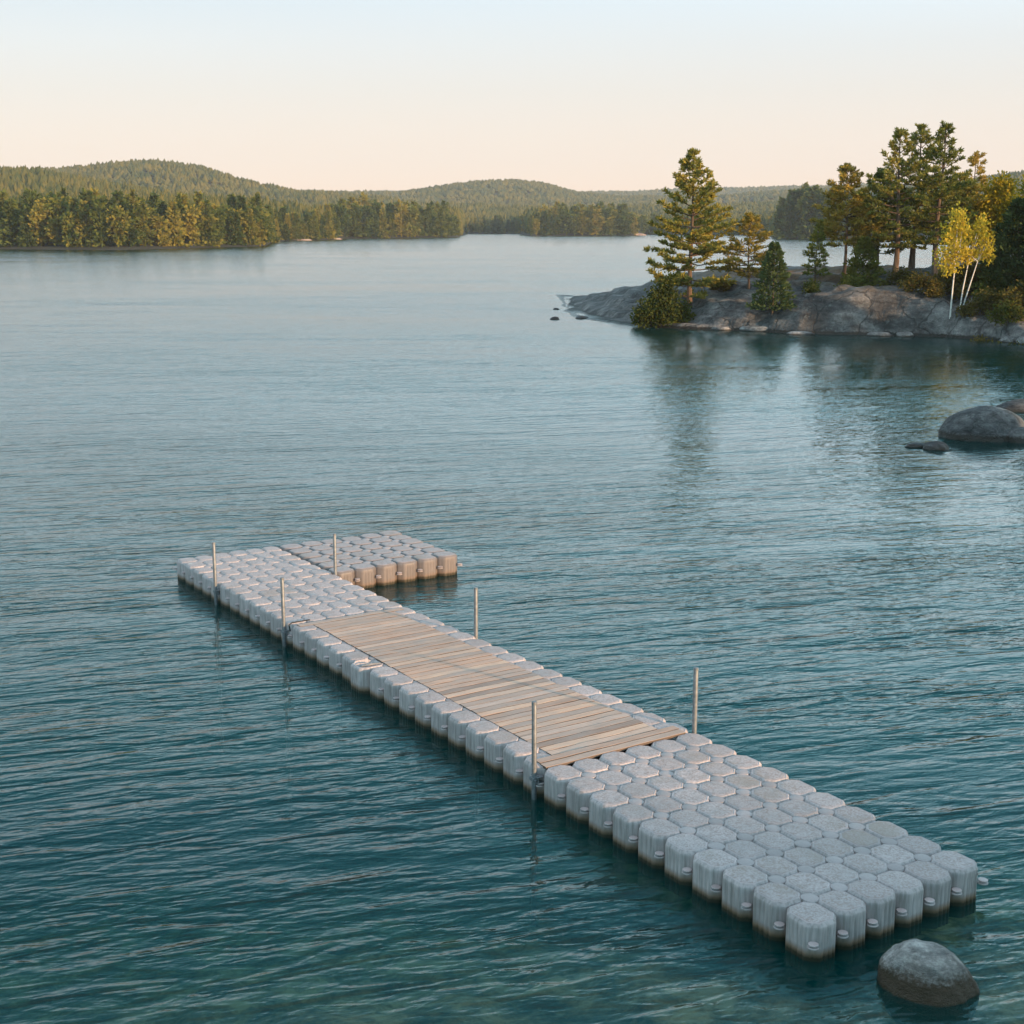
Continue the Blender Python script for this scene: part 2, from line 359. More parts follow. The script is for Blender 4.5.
# water: rippled clear sheet over a murky body; slope of the ripples from finite differences of a wave height
def water_material():
    t = NT('lake_water'); t.t.nodes.remove(t.b)
    grp = bpy.data.node_groups.new('ripple_height', 'ShaderNodeTree')
    grp.interface.new_socket('P', in_out='INPUT', socket_type='NodeSocketVector')
    grp.interface.new_socket('H', in_out='OUTPUT', socket_type='NodeSocketFloat')
    gi = grp.nodes.new('NodeGroupInput'); go = grp.nodes.new('NodeGroupOutput')
    acc = None
    for (ang, sx_, sy_, amp, det, dist) in WAVES:
        mp = grp.nodes.new('ShaderNodeMapping'); mp.vector_type = 'TEXTURE'
        mp.inputs['Rotation'].default_value = (0, 0, R(ang)); mp.inputs['Scale'].default_value = (sx_, sy_, 1)
        ns = grp.nodes.new('ShaderNodeTexNoise'); ns.noise_dimensions = '2D'; ns.inputs['Scale'].default_value = 1
        ns.inputs['Detail'].default_value = det; ns.inputs['Roughness'].default_value = .45; ns.inputs['Distortion'].default_value = dist
        ml = grp.nodes.new('ShaderNodeMath'); ml.operation = 'MULTIPLY'; ml.inputs[1].default_value = amp
        grp.links.new(gi.outputs[0], mp.inputs[0]); grp.links.new(mp.outputs[0], ns.inputs['Vector']); grp.links.new(ns.outputs[0], ml.inputs[0])
        if acc is None: acc = ml.outputs[0]
        else:
            ad = grp.nodes.new('ShaderNodeMath'); ad.operation = 'ADD'
            grp.links.new(acc, ad.inputs[0]); grp.links.new(ml.outputs[0], ad.inputs[1]); acc = ad.outputs[0]
    grp.links.new(acc, go.inputs[0])
    pos = t.n('NewGeometry').outputs['Position']; EPS = .012
    hs = []
    for off in ((0, 0, 0), (EPS, 0, 0), (0, EPS, 0)):
        a = t.n('VectorMath'); a.operation = 'ADD'; a.inputs[1].default_value = off; t.l(pos, a.inputs[0])
        gn = t.n('Group'); gn.node_tree = grp; t.l(a.outputs[0], gn.inputs[0]); hs.append(gn.outputs[0])
    gust = t.ramp(t.noise(t.coord('World', (.35, 1, 1)), .05, 3, .5), [(.3, .62), (.7, 1.45)])
    streak = t.ramp(t.noise(t.coord('World', (.16, 1, 1), (0, 0, R(-10))), .42, 3, .65), [(.32, .55), (.68, 1.5)])
    gust = t.math('MULTIPLY', gust, streak)
    yg = t.n('SeparateXYZ'); t.l(pos, yg.inputs[0]); open_ = t.ramp(t.math('MULTIPLY', yg.outputs[1], .01), [(.14, .86), (.45, 1.0)])   # sheltered near the bank
    k = t.math('MULTIPLY', t.math('MULTIPLY', gust, open_), -1.0/EPS)
    dx = t.math('MULTIPLY', t.math('SUBTRACT', hs[1], hs[0]), k); dy = t.math('MULTIPLY', t.math('SUBTRACT', hs[2], hs[0]), k)
    cb = t.n('CombineXYZ'); t.l(dx, cb.inputs[0]); yw = t.n('SeparateXYZ'); t.l(pos, yw.inputs[0])
    far = t.ramp(t.math('MULTIPLY', yw.outputs[1], .01), [(.14, 0.0), (.60, .75)])
    lee = t.math('MULTIPLY', t.math('SQRT', t.math('ADD', t.math('MULTIPLY', dy, dy), .0004)), -1.0)
    dmx = t.n('Mix'); t.l(far, dmx.inputs[0]); t.l(dy, dmx.inputs[2]); t.l(lee, dmx.inputs[3]); t.l(dmx.outputs[0], cb.inputs[1]); cb.inputs[2].default_value = 1
    nr = t.n('VectorMath'); nr.operation = 'NORMALIZE'; t.l(cb.outputs[0], nr.inputs[0]); N = nr.outputs[0]
    fr = t.n('Fresnel'); fr.inputs['IOR'].default_value = 1.34; t.l(N, fr.inputs['Normal'])
    gl = t.n('BsdfGlossy'); gl.inputs['Roughness'].default_value = .03; t.l(N, gl.inputs['Normal'])
    df = t.n('BsdfDiffuse'); df.inputs[0].default_value = (*WATER_BODY, 1)
    tp = t.n('BsdfTransparent'); tp.inputs[0].default_value = (.92, .97, .95, 1)
    m1 = t.n('MixShader'); m1.inputs[0].default_value = WATER_CLEAR; t.l(df.outputs[0], m1.inputs[1]); t.l(tp.outputs[0], m1.inputs[2])
    m2 = t.n('MixShader'); t.l(fr.outputs[0], m2.inputs[0]); t.l(m1.outputs[0], m2.inputs[1]); t.l(gl.outputs[0], m2.inputs[2])
    t.l(m2.outputs[0], t.out.inputs['Surface'])
    va = t.n('VolumeAbsorption'); va.inputs['Color'].default_value = (.36, .64, .52, 1); va.inputs['Density'].default_value = .55
    t.l(va.outputs[0], t.out.inputs['Volume'])
    return t.m
# (crest direction in degrees, length along crest, length across, height, detail, distortion)
WAVES = [(20, 1.8, .37, .043, 2, .6), (6, .75, .20, .019, 2, .5), (34, .28, .10, .007, 2, .5), (14, .42, .12, .0085, 2, .5), (13, 5.0, 1.2, .055, 1, .4)]
# out on the open lake the wind-driven ripples turn only their steep lee faces, towards the near shore
WATER_BODY = (.0, .125, .117); WATER_CLEAR = .80
M['water'] = water_material()

# ------------------------------------------------------------------ ground and water
S_WATER = 9000
wm = mesh_np('water', [(-S_WATER, -400, 0), (S_WATER, -400, 0), (S_WATER, 2*S_WATER, 0), (-S_WATER, 2*S_WATER, 0)], [[(0, 1, 2, 3)]])
tag(link('water', wm, M['water']), kind='structure')

def bed_height(x, y):
    # shallow stony margin under the eye, falling away into deep water
    d = y - 8 + .22*(5 - x)*(x < 5)                   # deeper towards the left
    z = -.30 - .07*np.clip(d, 0, 6.5) - .30*np.clip(d - 6.5, 0, 100)
    z = np.maximum(z, -9)
    z = z + .22*fbm(x*.9, y*.9, 4) + .16*fbm(x*2.6, y*2.6, 2)
    z = np.where(y < 8, np.minimum(-.35 + (8 - y)*.7, 4.3) + np.where(y < 5, .5*fbm(x*.12, y*.12, 3), 0), z)
    z = np.minimum(z, np.where(y > 8.0, -.12, 30))
    return np.where((x > 27) & (y < 37), np.maximum(z, np.minimum((x - 27)*.5, 3.0)), z)  # unseen right-hand bank, added to carry the shading cedars
xs = np.concatenate([[-9000, -2000, -300, -60], np.linspace(-14, 16, 150), [60, 300, 2000, 9000]])
ys = np.concatenate([[-300, -60, -40, -30, -24, -20, -17, -14, -11, -8, -5, -2, 1, 4], np.linspace(7, 34, 140), [36, 37.5, 40, 60, 120, 400, 2000, 18000]])
X, Y = np.meshgrid(xs, ys)
tag(link('lake_bed', mesh_np('lake_bed', np.stack([X, Y, bed_height(X, Y)], -1).reshape(-1, 3), [grid_faces(len(xs), len(ys))]), M['bed'], smooth=True), kind='structure')

# far hills: shoreline distance and ridges as functions of the direction (in pixel columns of a level pan)
shore_px = [-900, -300, 0, 60, 120, 200, 268, 276, 341, 346, 400, 458, 466, 520, 527, 634, 642, 700, 764, 772, 830, 900, 1024, 1400, 2000]
shore_py = [251, 249, 248, 248.5, 249, 247, 245.5, 241, 239, 238.2, 237.6, 237, 233.6, 233.4, 235.6, 235.2, 234.2, 234.5, 235, 238.2, 238.5, 239, 240, 243, 247]
def shore_dist(px):
    return H*F/(np.interp(px, shore_px, shore_py) - HY)
RIDGES = [  # distance, half-width, [(px, skyline row)]
    (1150, 330, [(-900, 168), (-200, 164), (0, 166), (55, 168), (100, 176), (160, 186), (260, 197), (330, 204), (420, 212), (520, 214), (640, 216), (760, 212), (860, 206), (1024, 200), (1500, 190)]),
    (1850, 420, [(-900, 180), (0, 176), (80, 172), (120, 166.5), (165, 164.5), (210, 168), (250, 179), (300, 190), (360, 196), (430, 203), (560, 206), (680, 204), (760, 202), (830, 196), (900, 187), (960, 180), (1024, 174), (1500, 160)]),
    (2700, 500, [(-900, 190), (0, 190), (300, 192), (340, 192.5), (400, 191.5), (440, 186), (480, 182.5), (505, 182), (540, 185), (575, 192), (620, 196), (700, 196), (780, 192), (830, 187), (900, 185), (1024, 182), (1500, 175)]),
    (4000, 700, [(-900, 196), (200, 194), (400, 194), (560, 195), (620, 192.5), (680, 191.5), (740, 190), (800, 188.5), (860, 187), (1024, 186), (1500, 180)]),
]
def hill_height(x, y):
    x = np.asarray(x, float); y = np.asarray(y, float); yy = np.maximum(y, 1)
    px = 512 + F*x/yy
    sd = shore_dist(px) + 10*fbm(x*.02, y*.02, 3)
    inl = yy - sd                                            # distance behind the waterline
    z = np.where(inl > 0, np.minimum(.25 + inl*.05, 7 + inl*.012), np.maximum(inl*.25, -4))
    for (r, wd, prof) in RIDGES:
        top = H + (HY - np.interp(px, [p[0] for p in prof], [p[1] for p in prof]))/F*r - 10
        prof_ = np.exp(-((yy - r)/wd)**2)
        z = np.where(inl > 0, np.maximum(z, top*prof_*sstep(0, 150, inl)), z)
    z = z + np.where(inl > 40, 7*fbm(x*.006, y*.006, 4), 0)
    return z, inl
xs = np.concatenate([np.arange(-2600, -260, 28.), np.arange(-260, 320, 4.), np.arange(320, 3000, 28.)]); ys = np.concatenate([np.arange(330, 1000, 7.), np.arange(1000, 1500, 14.), np.arange(1500, 5200, 32.)])
X, Y = np.meshgrid(xs, ys); Z, INL = hill_height(X, Y)
tag(link('hills', mesh_np('hills', np.stack([X, Y, Z], -1).reshape(-1, 3), [grid_faces(len(xs), len(ys))]), M['forest_floor'], smooth=True), kind='structure')

# wooded point on the right: rock shelf that rises from the water
front = [at(px, py) for px, py in [(563, 314.5), (575, 318), (600, 321.5), (640, 327), (680, 329), (720, 330.5), (760, 332), (800, 334), (850, 335), (900, 335.5), (945, 337), (990, 340), (1024, 344)]]
fx = [-5] + [p.x for p in front] + [48, 60, 90, 160]; fy = [150] + [p.y for p in front] + [80, 72, 58, 40]
fx[0] = front[0].x - .6
def island_height(x, y):
    d = y - np.interp(x, fx, fy) + .9*fbm(x*.25, y*.1, 3)          # metres behind the front waterline
    e = x - front[0].x - .4 + .5*fbm(y*.3, x*.2, 2)                     # metres from the tip
    rise = np.interp(d, [-6, 0, .6, 2.0, 4.5, 9, 14, 22, 30, 44, 60], [-2.5, -.06, .45, 1.1, 2.0, 3.2, 4.1, 4.3, 3.4, -.6, -3])
    # rounded whaleback bluff at the water's edge
    bl = np.exp(-(((x - 25.3)/5.6)**2)**2)*np.interp(d, [-1, 0, .5, 1.6, 3.2, 5.5, 9], [0, .0, 1.4, 2.1, 1.7, .5, 0])
    bl2 = np.exp(-(((x - 16.6)/2.2)**2)**2)*np.interp(d, [-1, 0, .5, 1.6, 3.5, 6, 9], [0, 0, .55, .8, .7, .3, 0])
    tip = np.interp(e, [-3, 0, 2.5, 6, 10, 15, 20], [-.3, 0, .22, .52, .80, .92, 1])
    right = sstep(33, 60, x)
    z = np.where(rise > 0, rise*tip, rise) + (bl + bl2)*tip + right*np.clip(d - 3, 0, 200)*.10
    z = np.where(e < 0, np.minimum(z, e*.4), z)
    lv = z/.62 + .8*fbm(x*.09 + y*.05, y*.12, 3); fl_ = np.floor(lv); st_ = fl_ + sstep(.55, .95, lv - fl_)   # worn ledges
    z = np.where(z > .15, z + .62*(st_ - lv)*.75, z)
    z = z + np.where(d > -.3, 1, .3)*(.34*fbm(x*.35, y*.35, 4) - .34*np.abs(fbm(x*.22 + y*.10, y*.8 - x*.28, 3)) - .16*np.abs(fbm(x*.7, y*.7, 4)) + .08*fbm(x*2.2, y*2.2, 2))*np.clip(.2 + z*.6, .15, 1)
    return z
xs = np.concatenate([np.arange(1, 48, .22), np.arange(48, 161, 2.)]); ys = np.concatenate([np.arange(34, 78, 2.), np.arange(78, 118, .2), np.arange(118, 170, 2.)])
X, Y = np.meshgrid(xs, ys); Z = island_height(X, Y)
tag(link('rocky_point', mesh_np('rocky_point', np.stack([X, Y, Z], -1).reshape(-1, 3), [grid_faces(len(xs), len(ys))]), M['island'], smooth=True), kind='structure')
def isl(x, y): return float(island_height(np.array(x, float), np.array(y, float)))

# ------------------------------------------------------------------ trees
def rnd_unit(rng, n):
    v = rng.normal(size=(n, 3)); return v/np.linalg.norm(v, axis=1, keepdims=True)
def leaf_quads(mb, C, D, L, W, rng):
    """Thin leaf-like quads at C pointing along D, length L, width W."""
    n = len(C); D = D/(np.linalg.norm(D, axis=1, keepdims=True) + 1e-9)
    S = np.cross(D, rnd_unit(rng, n)); S /= np.linalg.norm(S, axis=1, keepdims=True) + 1e-9
    L = np.broadcast_to(L, (n,))[:, None]; W = np.broadcast_to(W, (n,))[:, None]
    V = np.stack([C - S*W*.35, C + S*W*.35, C + D*L*.6 + S*W*.5, C + D*L, C + D*L*.6 - S*W*.5], 1)
    i = np.arange(n)[:, None]*5
    mb.add(V.reshape(-1, 3), np.hstack([i, i+1, i+2, i+4]), np.hstack([i+2, i+3, i+4]))
def branch_path(o, d, L, droop, up, rng, n=6):
    t = np.linspace(0, 1, n)[:, None]
    P = o + d*L*t + np.array([0, 0, 1.])*(up*L*t**2 - droop*L*t)
    P[1:] += rng.normal(size=(n-1, 3))*L*.018
    return P
def pine_meshes(name, h, base, radius, seed, n_whorl=16, per=5, gaps=.1, tuft=.34, up=.22, droop=.05, dens=1.0, lean=0, r0=None, topup=.5, bare=.30, ragged=.3):
    """White pine: whorls of near-level branches carrying needle tufts; radius(t) gives the crown outline."""
    rng = np.random.default_rng(seed); tr = MB(); cw = MB()
    r0 = r0 or h*.018
    zt = np.linspace(0, 1, 10); ax = np.stack([lean*h*zt**1.5 + .012*h*np.sin(zt*5 + seed), .01*h*np.cos(zt*4 + seed) - .01*h, h*zt], 1); ax[0] = (0, 0, -.4)
    tr.tube(ax, r0*(1 - zt*.93)*np.where(zt < .06, 1.25, 1), 8)
    axis = lambda z: np.array([np.interp(z, ax[:, 2], ax[:, k]) for k in range(3)])
    C = []; D = []
    for k in range(n_whorl):
        t = (k + .5*rng.random())/(n_whorl - .5)            # 0 crown base, 1 top
        z = base + (h*.985 - base)*t**.92
        a0 = rng.random()*2*pi
        for j in range(per):
            if rng.random() < gaps + .28*t*t: continue
            a = a0 + 2*pi*j/per + rng.normal()*.25
            L = radius(t)*(1 - ragged + ragged*1.5*rng.random())
            if L < .15: L = .15
            d = np.array([cos(a), sin(a), topup*t**2 + .05*rng.normal()]); d /= np.linalg.norm(d)
            P = branch_path(axis(z), d, L, droop*(1-t), up*(.6 + .8*rng.random()), rng)
            tr.tube(P, np.linspace(max(.018, .012*L + .01), .008, len(P)), 4, cap=False)
            # side twigs in a flat spray, needle tufts along them
            nt_ = max(3, int(L*3.4*dens)); side0 = np.array([-d[1], d[0], 0])
            for q in range(nt_):
                s = bare + (1 - bare)*(q + rng.random())/nt_
                p = np.array([np.interp(s, np.linspace(0, 1, len(P)), P[:, m]) for m in range(3)])
                side = side0*(1 if q % 2 else -1)
                tl = (.16 + .30*L*(1 - s))*rng.uniform(.5, 1.15)
                td = side*.75 + d*.75 + np.array([0, 0, .18 + .1*rng.normal()]); td /= np.linalg.norm(td)
                m_ = max(2, int(tl/.15))
                for g in range(m_):
                    C.append(p + td*tl*(g + .6)/m_ + rng.normal(size=3)*.02); D.append(td + np.array([0, 0, .35]))
            for g in range(4): C.append(P[-1] - d*.1*g + rng.normal(size=3)*.03); D.append(d + np.array([0, 0, .6]))
    for g in range(8): C.append(axis(h*.99) + rng.normal(size=3)*.08); D.append(np.array([0, 0, 1.]))
    C = np.array(C); D = np.array(D); kq = 5
    C = np.repeat(C, kq, 0); D = np.repeat(D/np.linalg.norm(D, axis=1, keepdims=True), kq, 0)
    D = D*.9 + rnd_unit(rng, len(C))*.8; C = C + rng.normal(size=C.shape)*tuft*np.array([.14, .14, .08])
    leaf_quads(cw, C, D, tuft*rng.uniform(.6, 1.1, len(C)), tuft*.26, rng)
    return tr.mesh(name + '_trunk'), cw.mesh(name + '_crown')
def cone_tree_meshes(name, h, r, seed, base=.3, n=2600, size=.32, pw=.9, lump=.35, bark_r=.016):
    """Dense spruce, cedar or juniper: leaf sprays through a cone, outer shell denser, uneven outline."""
    rng = np.random.default_rng(seed); tr = MB(); cw = MB()
    tr.tube([(0, 0, -.3), (0, 0, h*.5), (0, 0, h*.97)], [h*bark_r, h*bark_r*.55, .01], 7)
    t = rng.random(n)**1.25; a = rng.random(n)*2*pi
    lob = 1 + lump*np.sin(a*3 + t*21 + seed)*.5 + lump*np.sin(a*5 - t*34 + 2*seed)*.5 + lump*.5*np.sin(t*h*8)
    rr = r*(1 - t)**pw*lob*np.sqrt(rng.uniform(.25, 1, n)) + .04
    C = np.stack([rr*np.cos(a), rr*np.sin(a), base + (h - base)*t + .0*a], 1)
    D = np.stack([np.cos(a), np.sin(a), .35 + rng.normal(size=n)*.35], 1) + rng.normal(size=(n, 3))*.45
    for z in np.linspace(base, h*.85, 9):
        for j in range(4):
            b = rng.random()*2*pi; L = r*(1 - z/h)**pw*.8
            tr.tube([(0, 0, z), (cos(b)*L, sin(b)*L, z + .05*L)], [.02, .006], 4, cap=False)
    leaf_quads(cw, C, D, size*rng.uniform(.6, 1.2, n), size*.45, rng)
    return tr.mesh(name + '_trunk'), cw.mesh(name + '_crown')
def leafy_meshes(name, clumps, stems, seed, leaf=.14, n=700, r_st=.06):
    """Broadleaf tree or shrub: stems as tapered tubes, leaves through clumps (x, y, z, rx, rz)."""
    rng = np.random.default_rng(seed); tr = MB(); cw = MB()
    for P, r in stems: tr.tube(P, np.linspace(r, r*.3, len(P)), 7)
    for (x, y, z, rx, rz) in clumps:
        m_ = int(n*(rx*rx*rz)**.66) + 8
        p = rnd_unit(rng, m_)*(rng.random(m_)**.45)[:, None]
        C = np.array([x, y, z]) + p*np.array([rx, rx, rz])*(1 + .3*np.sin(p[:, :1]*7 + p[:, 1:2]*9 + x*3))
        leaf_quads(cw, C, p + rnd_unit(rng, m_)*.8 + np.array([0, 0, .1]), leaf*rng.uniform(.6, 1.3, m_), leaf*.7, rng)
        if len(stems):
            P = np.array(stems[rng.integers(len(stems))][0]); q = P[-2]
            tr.tube([q, (q + np.array([x, y, z]))/2 + rng.normal(size=3)*.05, (x, y, z)], [.03, .02, .008], 4, cap=False)
    return (tr.mesh(name + '_stem') if tr.n else None), cw.mesh(name + '_crown')
def tree(name, meshes, loc, label, cat, bark_m, leaf_m, rz=0, s=1.0, group=None, stem='trunk', sz=None):
    root = empty(name, loc, rz); root.scale = (s, s, sz or s)
    if meshes[0]: link(stem, meshes[0], None if meshes[0].materials else bark_m, root)
    link('crown', meshes[1], None if meshes[1].materials else leaf_m, root)
    return tag(root, label, cat, group)
def on_isl(px, Y, py_guess=None):
    x = (px - 512)/F*1.0; x = (px - 512)/F*(Y*cos(PITCH) + (H - 2.5)*sin(PITCH)); return Vector((x, Y, isl(x, Y) - .05))
def top_h(loc, py):
    """Height a tree at loc needs for its tip to reach picture row py."""
    return at_y(512, py, loc.y).z - loc.z

# the big pine near the tip
p = on_isl(690, 107); h = top_h(p, 151)
rad = lambda t: np.interp(t, [0, .1, .3, .45, .6, .75, .88, 1], [2.4, 3.1, 3.2, 2.8, 2.3, 1.45, .85, .22])*1.05
tree('white_pine', pine_meshes('white_pine', h, .9, rad, 11, 21, 6, .10, .36, up=.20, droop=.12, dens=1.35, lean=-.02, topup=.9), p,
     'tall shaggy pine standing alone near the rocky tip, juniper at its foot', 'pine tree', M['bark'], M['pine'], rz=.6)
# juniper mass at its foot
p = on_isl(662, 104.0)
jm = leafy_meshes('juniper', [(-.9, 0, .9, 1.1, 1.1), (.3, -.2, 1.1, 1.2, 1.3), (1.3, .2, .8, 1.0, 1.0), (-.1, .4, 2.0, .9, 1.1), (-1.5, .3, .5, .7, .6), (.5, .1, 2.7, .6, 1.0), (1.9, .1, .4, .6, .5)],
                  [([(0, 0, -.2), (.1, 0, .8), (.1, .1, 1.9)], .06), ([(.3, 0, -.2), (.8, 0, .8)], .05)], 5, .2, 900)
tree('juniper_bush', jm, p, 'broad olive green juniper bush around the lone pine\'s foot', 'bush', M['bark'], M['juniper'], stem='stem')
# small dark spruce on the front rock
p = on_isl(773, 100.2); h = top_h(p, 243)
tree('young_spruce', cone_tree_meshes('young_spruce', h, 1.42, 3, .35, 3600, .26, .72, .3), p,
     'small dense dark green spruce on the front rock left of the bluff', 'spruce tree', M['bark'], M['spruce'])
# sparse young pine behind it
p = on_isl(748, 108); h = top_h(p, 215)
tree('young_pine', pine_meshes('young_pine', h, 1.0, lambda t: np.interp(t, [0, .25, .6, 1], [1.8, 2.1, 1.4, .2]), 21, 13, 6, .12, .28, dens=1.3, bare=.3), p,
     'sparse golden young pine right of the lone pine', 'pine tree', M['bark'], M['pine_gold'])
# narrow gold pine, middle height
p = on_isl(842, 108); h = top_h(p, 167)
tree('white_pine', pine_meshes('gold_pine', h, 2.2, lambda t: np.interp(t, [0, .15, .45, .7, .9, 1], [1.6, 2.3, 2.0, 1.3, .7, .25]), 33, 19, 6, .1, .32, up=.16, dens=1.4, topup=.9), p,
     'slender golden pine just left of the tall pine clump', 'pine tree', M['bark'], M['pine_gold'], rz=1)
p = on_isl(815, 106); h = top_h(p, 222)
tree('young_spruce', pine_meshes('thin_spruce', h, .5, lambda t: np.interp(t, [0, .4, 1], [1.1, .8, .12]), 41, 14, 5, .1, .24, dens=1.5, bare=.2), p,
     'thin young conifer left of the slender golden pine', 'spruce tree', M['bark'], M['pine'])
p = on_isl(862, 105); h = top_h(p, 238)
tree('young_spruce', cone_tree_meshes('bush_spruce', h, 1.4, 8, .1, 2600, .28, .7, .4), p,
     'low bushy green conifer under the tall pine clump', 'spruce tree', M['bark'], M['juniper'])
# tall pine clump
cl = lambda w_: (lambda t: np.interp(t, [0, .12, .35, .5, .60, .66, .72, .86, 1], [1.7, 2.6, 2.9, 2.3, 1.4, 2.3, 1.2, 1.0, .35])*w_)
for i, (px, Y, py, sd_, wd, lb) in enumerate([(893, 107, 127, 51, 1.0, 'tall dark pine on the left of the three pine clump'),
                                            (910, 109, 123, 57, .95, 'middle pine of the clump with feathery flat top'),
                                            (934, 106, 122, 63, 1.0, 'tallest dark pine on the right of the three pine clump')]):
    p = on_isl(px, Y); h = top_h(p, py + 5)
    tree('white_pine', pine_meshes('clump_pine', h, 2.0, cl(wd), sd_, 18, 6, .16, .31, up=.18, droop=.06, dens=1.35, topup=.95, r0=.24), p, lb, 'pine tree', M['bark'], M['pine'], rz=i*1.3, group='tall pines in the clump')
for i, (px, Y, py) in enumerate([(875, 111, 172), (952, 110, 176)]):
    p = on_isl(px, Y); h = top_h(p, py)
    tree('white_pine', pine_meshes('mid_pine', h, 1.6, lambda t: np.interp(t, [0, .3, .7, 1], [2.2, 2.2, 1.5, .3]), 71 + i, 18, 6, .1, .32, dens=1.3), p,
         ['shorter dark pine behind the left of the pine clump', 'shorter dark pine behind the right of the pine clump'][i], 'pine tree', M['bark'], M['pine'], rz=i)
p = on_isl(968, 112); h = top_h(p, 154)
tree('white_pine', pine_meshes('wispy_pine', h, 3.5, lambda t: np.interp(t, [0, .3, .6, .8, 1], [1.6, 1.6, 1.0, .8, .4]), 83, 17, 4, .22, .3, dens=.9), p,
     'wispy thin topped pine right of the pine clump', 'pine tree', M['bark'], M['pine_gold'])
# broadleaf trees turning yellow
p = on_isl(990, 110); z_ = p.z
ym = leafy_meshes('yellow_tree', [(0, 0, 5.2, 1.7, 1.3), (-.9, .3, 4.0, 1.4, 1.2), (1.2, 0, 4.2, 1.5, 1.2), (.3, -.5, 6.3, 1.0, .9), (0, .2, 2.9, 1.9, 1.1), (1.9, .3, 3.2, 1.1, 1.0), (-1.5, 0, 2.7, .9, .9)],
                  [([(0, 0, -.3), (.1, 0, 1.6), (0, .1, 3.2), (.1, 0, 5.2)], .13)], 91, .22, 620)
tree('yellow_tree', ym, p, 'rounded yellow green broadleaf tree behind the birches', 'tree', M['bark'], M['yellow_leaf'], s=1.0)
p = on_isl(1026, 116)
tree('yellow_tree', ym, p, 'yellow green broadleaf tree partly cut off by the picture\'s right edge', 'tree', M['bark'], M['yellow_leaf'], rz=2, s=1.15)
# birches: two clumps of white stems
p = on_isl(951, 95.2)
bm_ = leafy_meshes('birch', [(.1, 0, 4.6, .50, .55), (-.15, .1, 3.9, .62, .55), (.35, -.1, 4.1, .5, .5), (.0, 0, 3.2, .8, .55), (-.45, .1, 2.9, .6, .5), (.5, 0, 3.0, .55, .5), (-.2, 0, 2.4, .6, .35)],
                   [([(0, 0, -.2), (.05, 0, 1.4), (.12, 0, 2.8), (.1, 0, 4.4)], .055)], 13, .13, 900)
tree('birch', bm_, p, 'white trunked birch with golden leaves, left one of the pair on the shore', 'birch tree', M['birch_bark'], M['birch_leaf'], s=1.2, sz=1.45)
p = on_isl(960, 95.4)
bm2 = leafy_meshes('forked_birch', [(.95, 0, 3.9, .48, .5), (.6, .1, 3.3, .62, .5), (1.3, 0, 3.2, .48, .42), (1.1, .1, 2.7, .6, .4), (.5, 0, 2.6, .45, .35), (1.45, .1, 2.5, .4, .3)],
                   [([(0, 0, -.2), (.12, 0, 1.0), (.33, 0, 2.2), (.7, 0, 3.6)], .05), ([(.08, .05, -.2), (.5, 0, 1.2), (.85, 0, 2.3), (1.1, 0, 3.4)], .045)], 17, .13, 900)
tree('birch', bm2, p, 'leaning birch with two white stems and golden leaves beside the straight birch', 'birch tree', M['birch_bark'], M['birch_leaf'], s=1.2, sz=1.45)
# dark conifers at the right edge
for i, (px, Y, py, r) in enumerate([(1014, 97, 200, 2.3), (1046, 96, 150, 2.8), (996, 101, 258, 1.5)]):
    p = on_isl(px, Y); h = top_h(p, py)
    tree('cedar', cone_tree_meshes('cedar', h, r, 100 + i, .1, 7000, .30, .6, .35), p,
         ['big dark cedar at the right picture edge beside the birches', 'taller dark cedar mostly beyond the right picture edge', 'low dark cedar behind the forked birch'][i], 'cedar tree', M['bark'], M['dark_conifer'])
